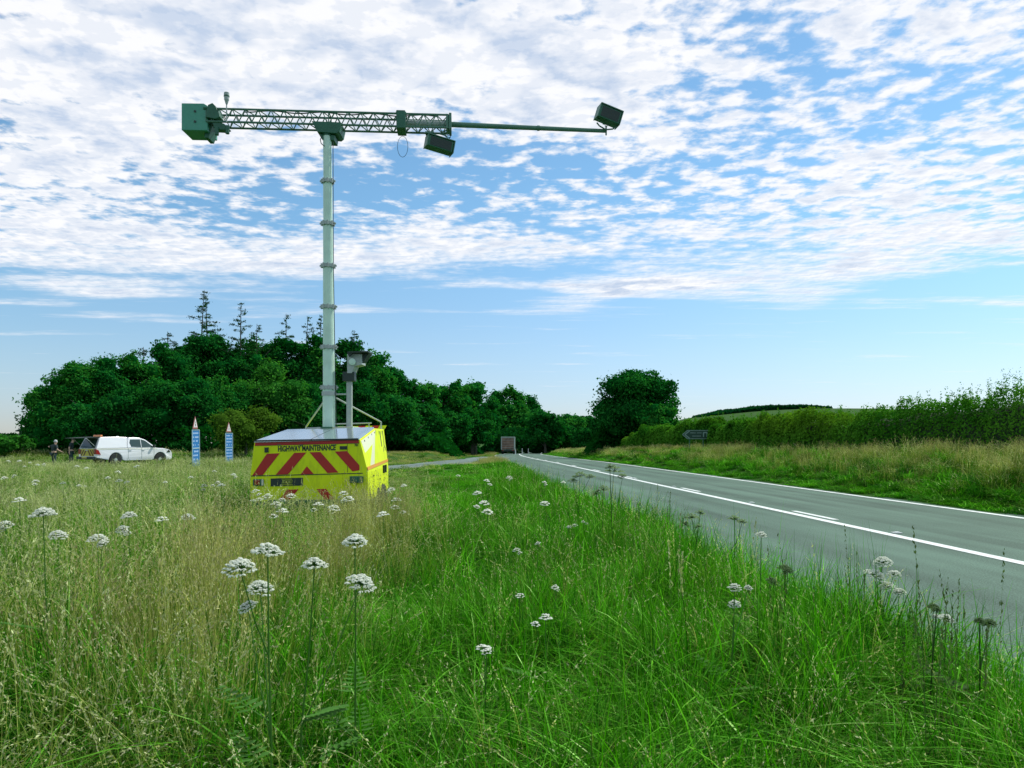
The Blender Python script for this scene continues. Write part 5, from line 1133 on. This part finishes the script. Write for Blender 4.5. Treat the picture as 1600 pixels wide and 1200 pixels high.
def person(label, loc, rz, pose, hair, hgt=1.76):
    p = thing('person', label, 'person', loc, rz, None); k = hgt / 1.76
    J = dict(pel=(0, 0, .95), wai=(0, .01, 1.10), che=(0, pose['lean'] * .5, 1.32), nb=(0, pose['lean'] * .85, 1.46), hd=(0, pose['lean'] + pose['nod'] * .5, 1.57), top=(0, pose['lean'] + pose['nod'], 1.68))
    def leg(s, fy): return [((s * .10, 0, .90), .085), ((s * .12, .02 + fy * .3, .50), .062), ((s * .13, fy * .5 - .02, .09), .042), ((s * .135, fy * .5 + .14, .04), .036)]
    js = [((J['pel']), .13), (J['wai'], .125), (J['che'], (.16, .12)), (J['nb'], .055), (J['hd'], .085), (J['top'], .075)]; ed = [(0, 1), (1, 2), (2, 3), (3, 4), (4, 5)]
    for s, fy in ((-1, .12), (1, -.04)):
        b0 = len(js); js += leg(s, fy); ed += [(0, b0), (b0, b0 + 1), (b0 + 1, b0 + 2), (b0 + 2, b0 + 3)]
    hands = []
    for s, (el, ha) in ((-1, pose['L']), (1, pose['R'])):
        b0 = len(js); sh = (s * .19, J['che'][1], 1.40); js += [(sh, .055), (el, .042), (ha, .028)]; ed += [(2, b0), (b0, b0 + 1), (b0 + 1, b0 + 2)]
        d = (Vector(ha) - Vector(el)).normalized(); pal = Vector(ha) + d * .07; b1 = len(js); js.append((tuple(pal), .026)); ed.append((b0 + 2, b1))
        sd_ = d.cross(Vector((0, 0, 1))); sd_ = sd_.normalized() if sd_.length > .1 else Vector((0, 1, 0)); nn_ = sd_.cross(d)
        for f in range(4):
            o_ = sd_ * (f - 1.5) * .02; k1 = pal + o_ + d * .045; k2 = k1 + d * (.03 + .008 * (1.5 - abs(f - 1.3))) - nn_ * .012
            b2 = len(js); js += [(tuple(k1), .009), (tuple(k2), .008)]; ed += [(b1, b2), (b2, b2 + 1)]
        b2 = len(js); th = Vector(ha) + d * .03 + sd_ * .045 * s; js += [(tuple(th), .011), (tuple(th + d * .035), .009)]; ed += [(b0 + 2, b2), (b2, b2 + 1)]
        hands.append((sh, el, ha))
    js = [((x * k, y * k, z * k), r) for (x, y, z), r in js]
    bo_ = skin_obj('body', js, ed, SKIN, p)
    # jersey over torso and upper arms
    tj = [((0, 0, .98), (.165, .135)), ((0, .01, 1.12), (.16, .13)), (J['che'], (.195, .145)), ((J['nb'][0], J['nb'][1], 1.43), .075)]; te = [(0, 1), (1, 2), (2, 3)]
    for sh, el, ha in hands:
        b0 = len(tj); m_ = tuple(Vector(sh).lerp(Vector(el), .85)); tj += [(sh, .078), (m_, .062)]; te += [(2, b0), (b0, b0 + 1)]
    skin_obj('jersey', [((x * k, y * k, z * k), r) for (x, y, z), r in tj], te, CL1, p)
    qj = [((0, 0, .95), (.16, .135))]; qe = []
    for s, fy in ((-1, .12), (1, -.04)):
        b0 = len(qj); qj += [((s * .10, 0, .86), .105), ((s * .12, .02 + fy * .3, .50), .08), ((s * .13, fy * .5 - .02, .10), .065)]; qe += [(0, b0), (b0, b0 + 1), (b0 + 1, b0 + 2)]
        q = MB(); q.box((s * .135 * k, (fy * .5 + .06) * k, .045), (.10, .28, .09)); q.build('boot', BOOT, p, bevel=.03)
    skin_obj('trousers', [((x * k, y * k, z * k), r) for (x, y, z), r in qj], qe, TR1, p)
    # face and hair
    hc = Vector(J['hd']) * k; tp = Vector(J['top']) * k; ax = (tp - hc).normalized(); fw = Vector((0, ax.z, -ax.y))
    q = MB(); c = hc + ax * .055; q.prism([c + fw * .085 + Vector((-.012, 0, -.015)), c + fw * .085 + Vector((.012, 0, -.015)), c + fw * .085 + Vector((0, 0, .03))], fw * .028)
    for s in (-1, 1): q.box(c + Vector((s * .085, 0, 0)), (.018, .035, .055)); 
    q.build('nose_and_ears', SKIN, bo_, bevel=.004)
    q = MB()
    for s in (-1, 1): q.box(c + fw * .083 + Vector((s * .032, 0, .022)), (.022, .012, .010))
    q.box(c + fw * .08 + Vector((0, 0, -.045)), (.045, .012, .008)); q.build('eyes_and_mouth', BLK, bo_)
    q = MB(); V_ = []; 
    Mh = Matrix.Translation(hc + ax * .075 - fw * .015)
    prof_ = [(.001, .115)] + [(.102 * math.sin(t), .112 * math.cos(t)) for t in np.linspace(.3, 1.9, 7)] + [(.001, -.03)]
    q.lathe(list(reversed(prof_)), 16, Mh); q.build('hair', hair, p, smooth=True)
    return p
X, Y = (84 - 800) / F * 45.2, 45.2
person('grey-haired person in dark clothes with elbows out, left of the other person', (X, Y, float(tz(X, Y)) - .05), R(-28),
       dict(lean=.10, nod=.04, L=((-.46, -.02, 1.30), (-.68, .10, 1.33)), R=((.36, .02, 1.12), (.42, .22, 1.02))), HAIRG, 1.62)
X, Y = (110.5 - 800) / F * 46.4, 46.4
person('person in black with head bowed and arms hanging, close behind the pickup', (X, Y, float(tz(X, Y)) - .03), R(-70),
       dict(lean=.10, nod=.07, L=((-.26, .0, 1.14), (-.26, .12, .92)), R=((.27, -.04, 1.14), (.30, -.02, .88))), HAIRD, 1.74)
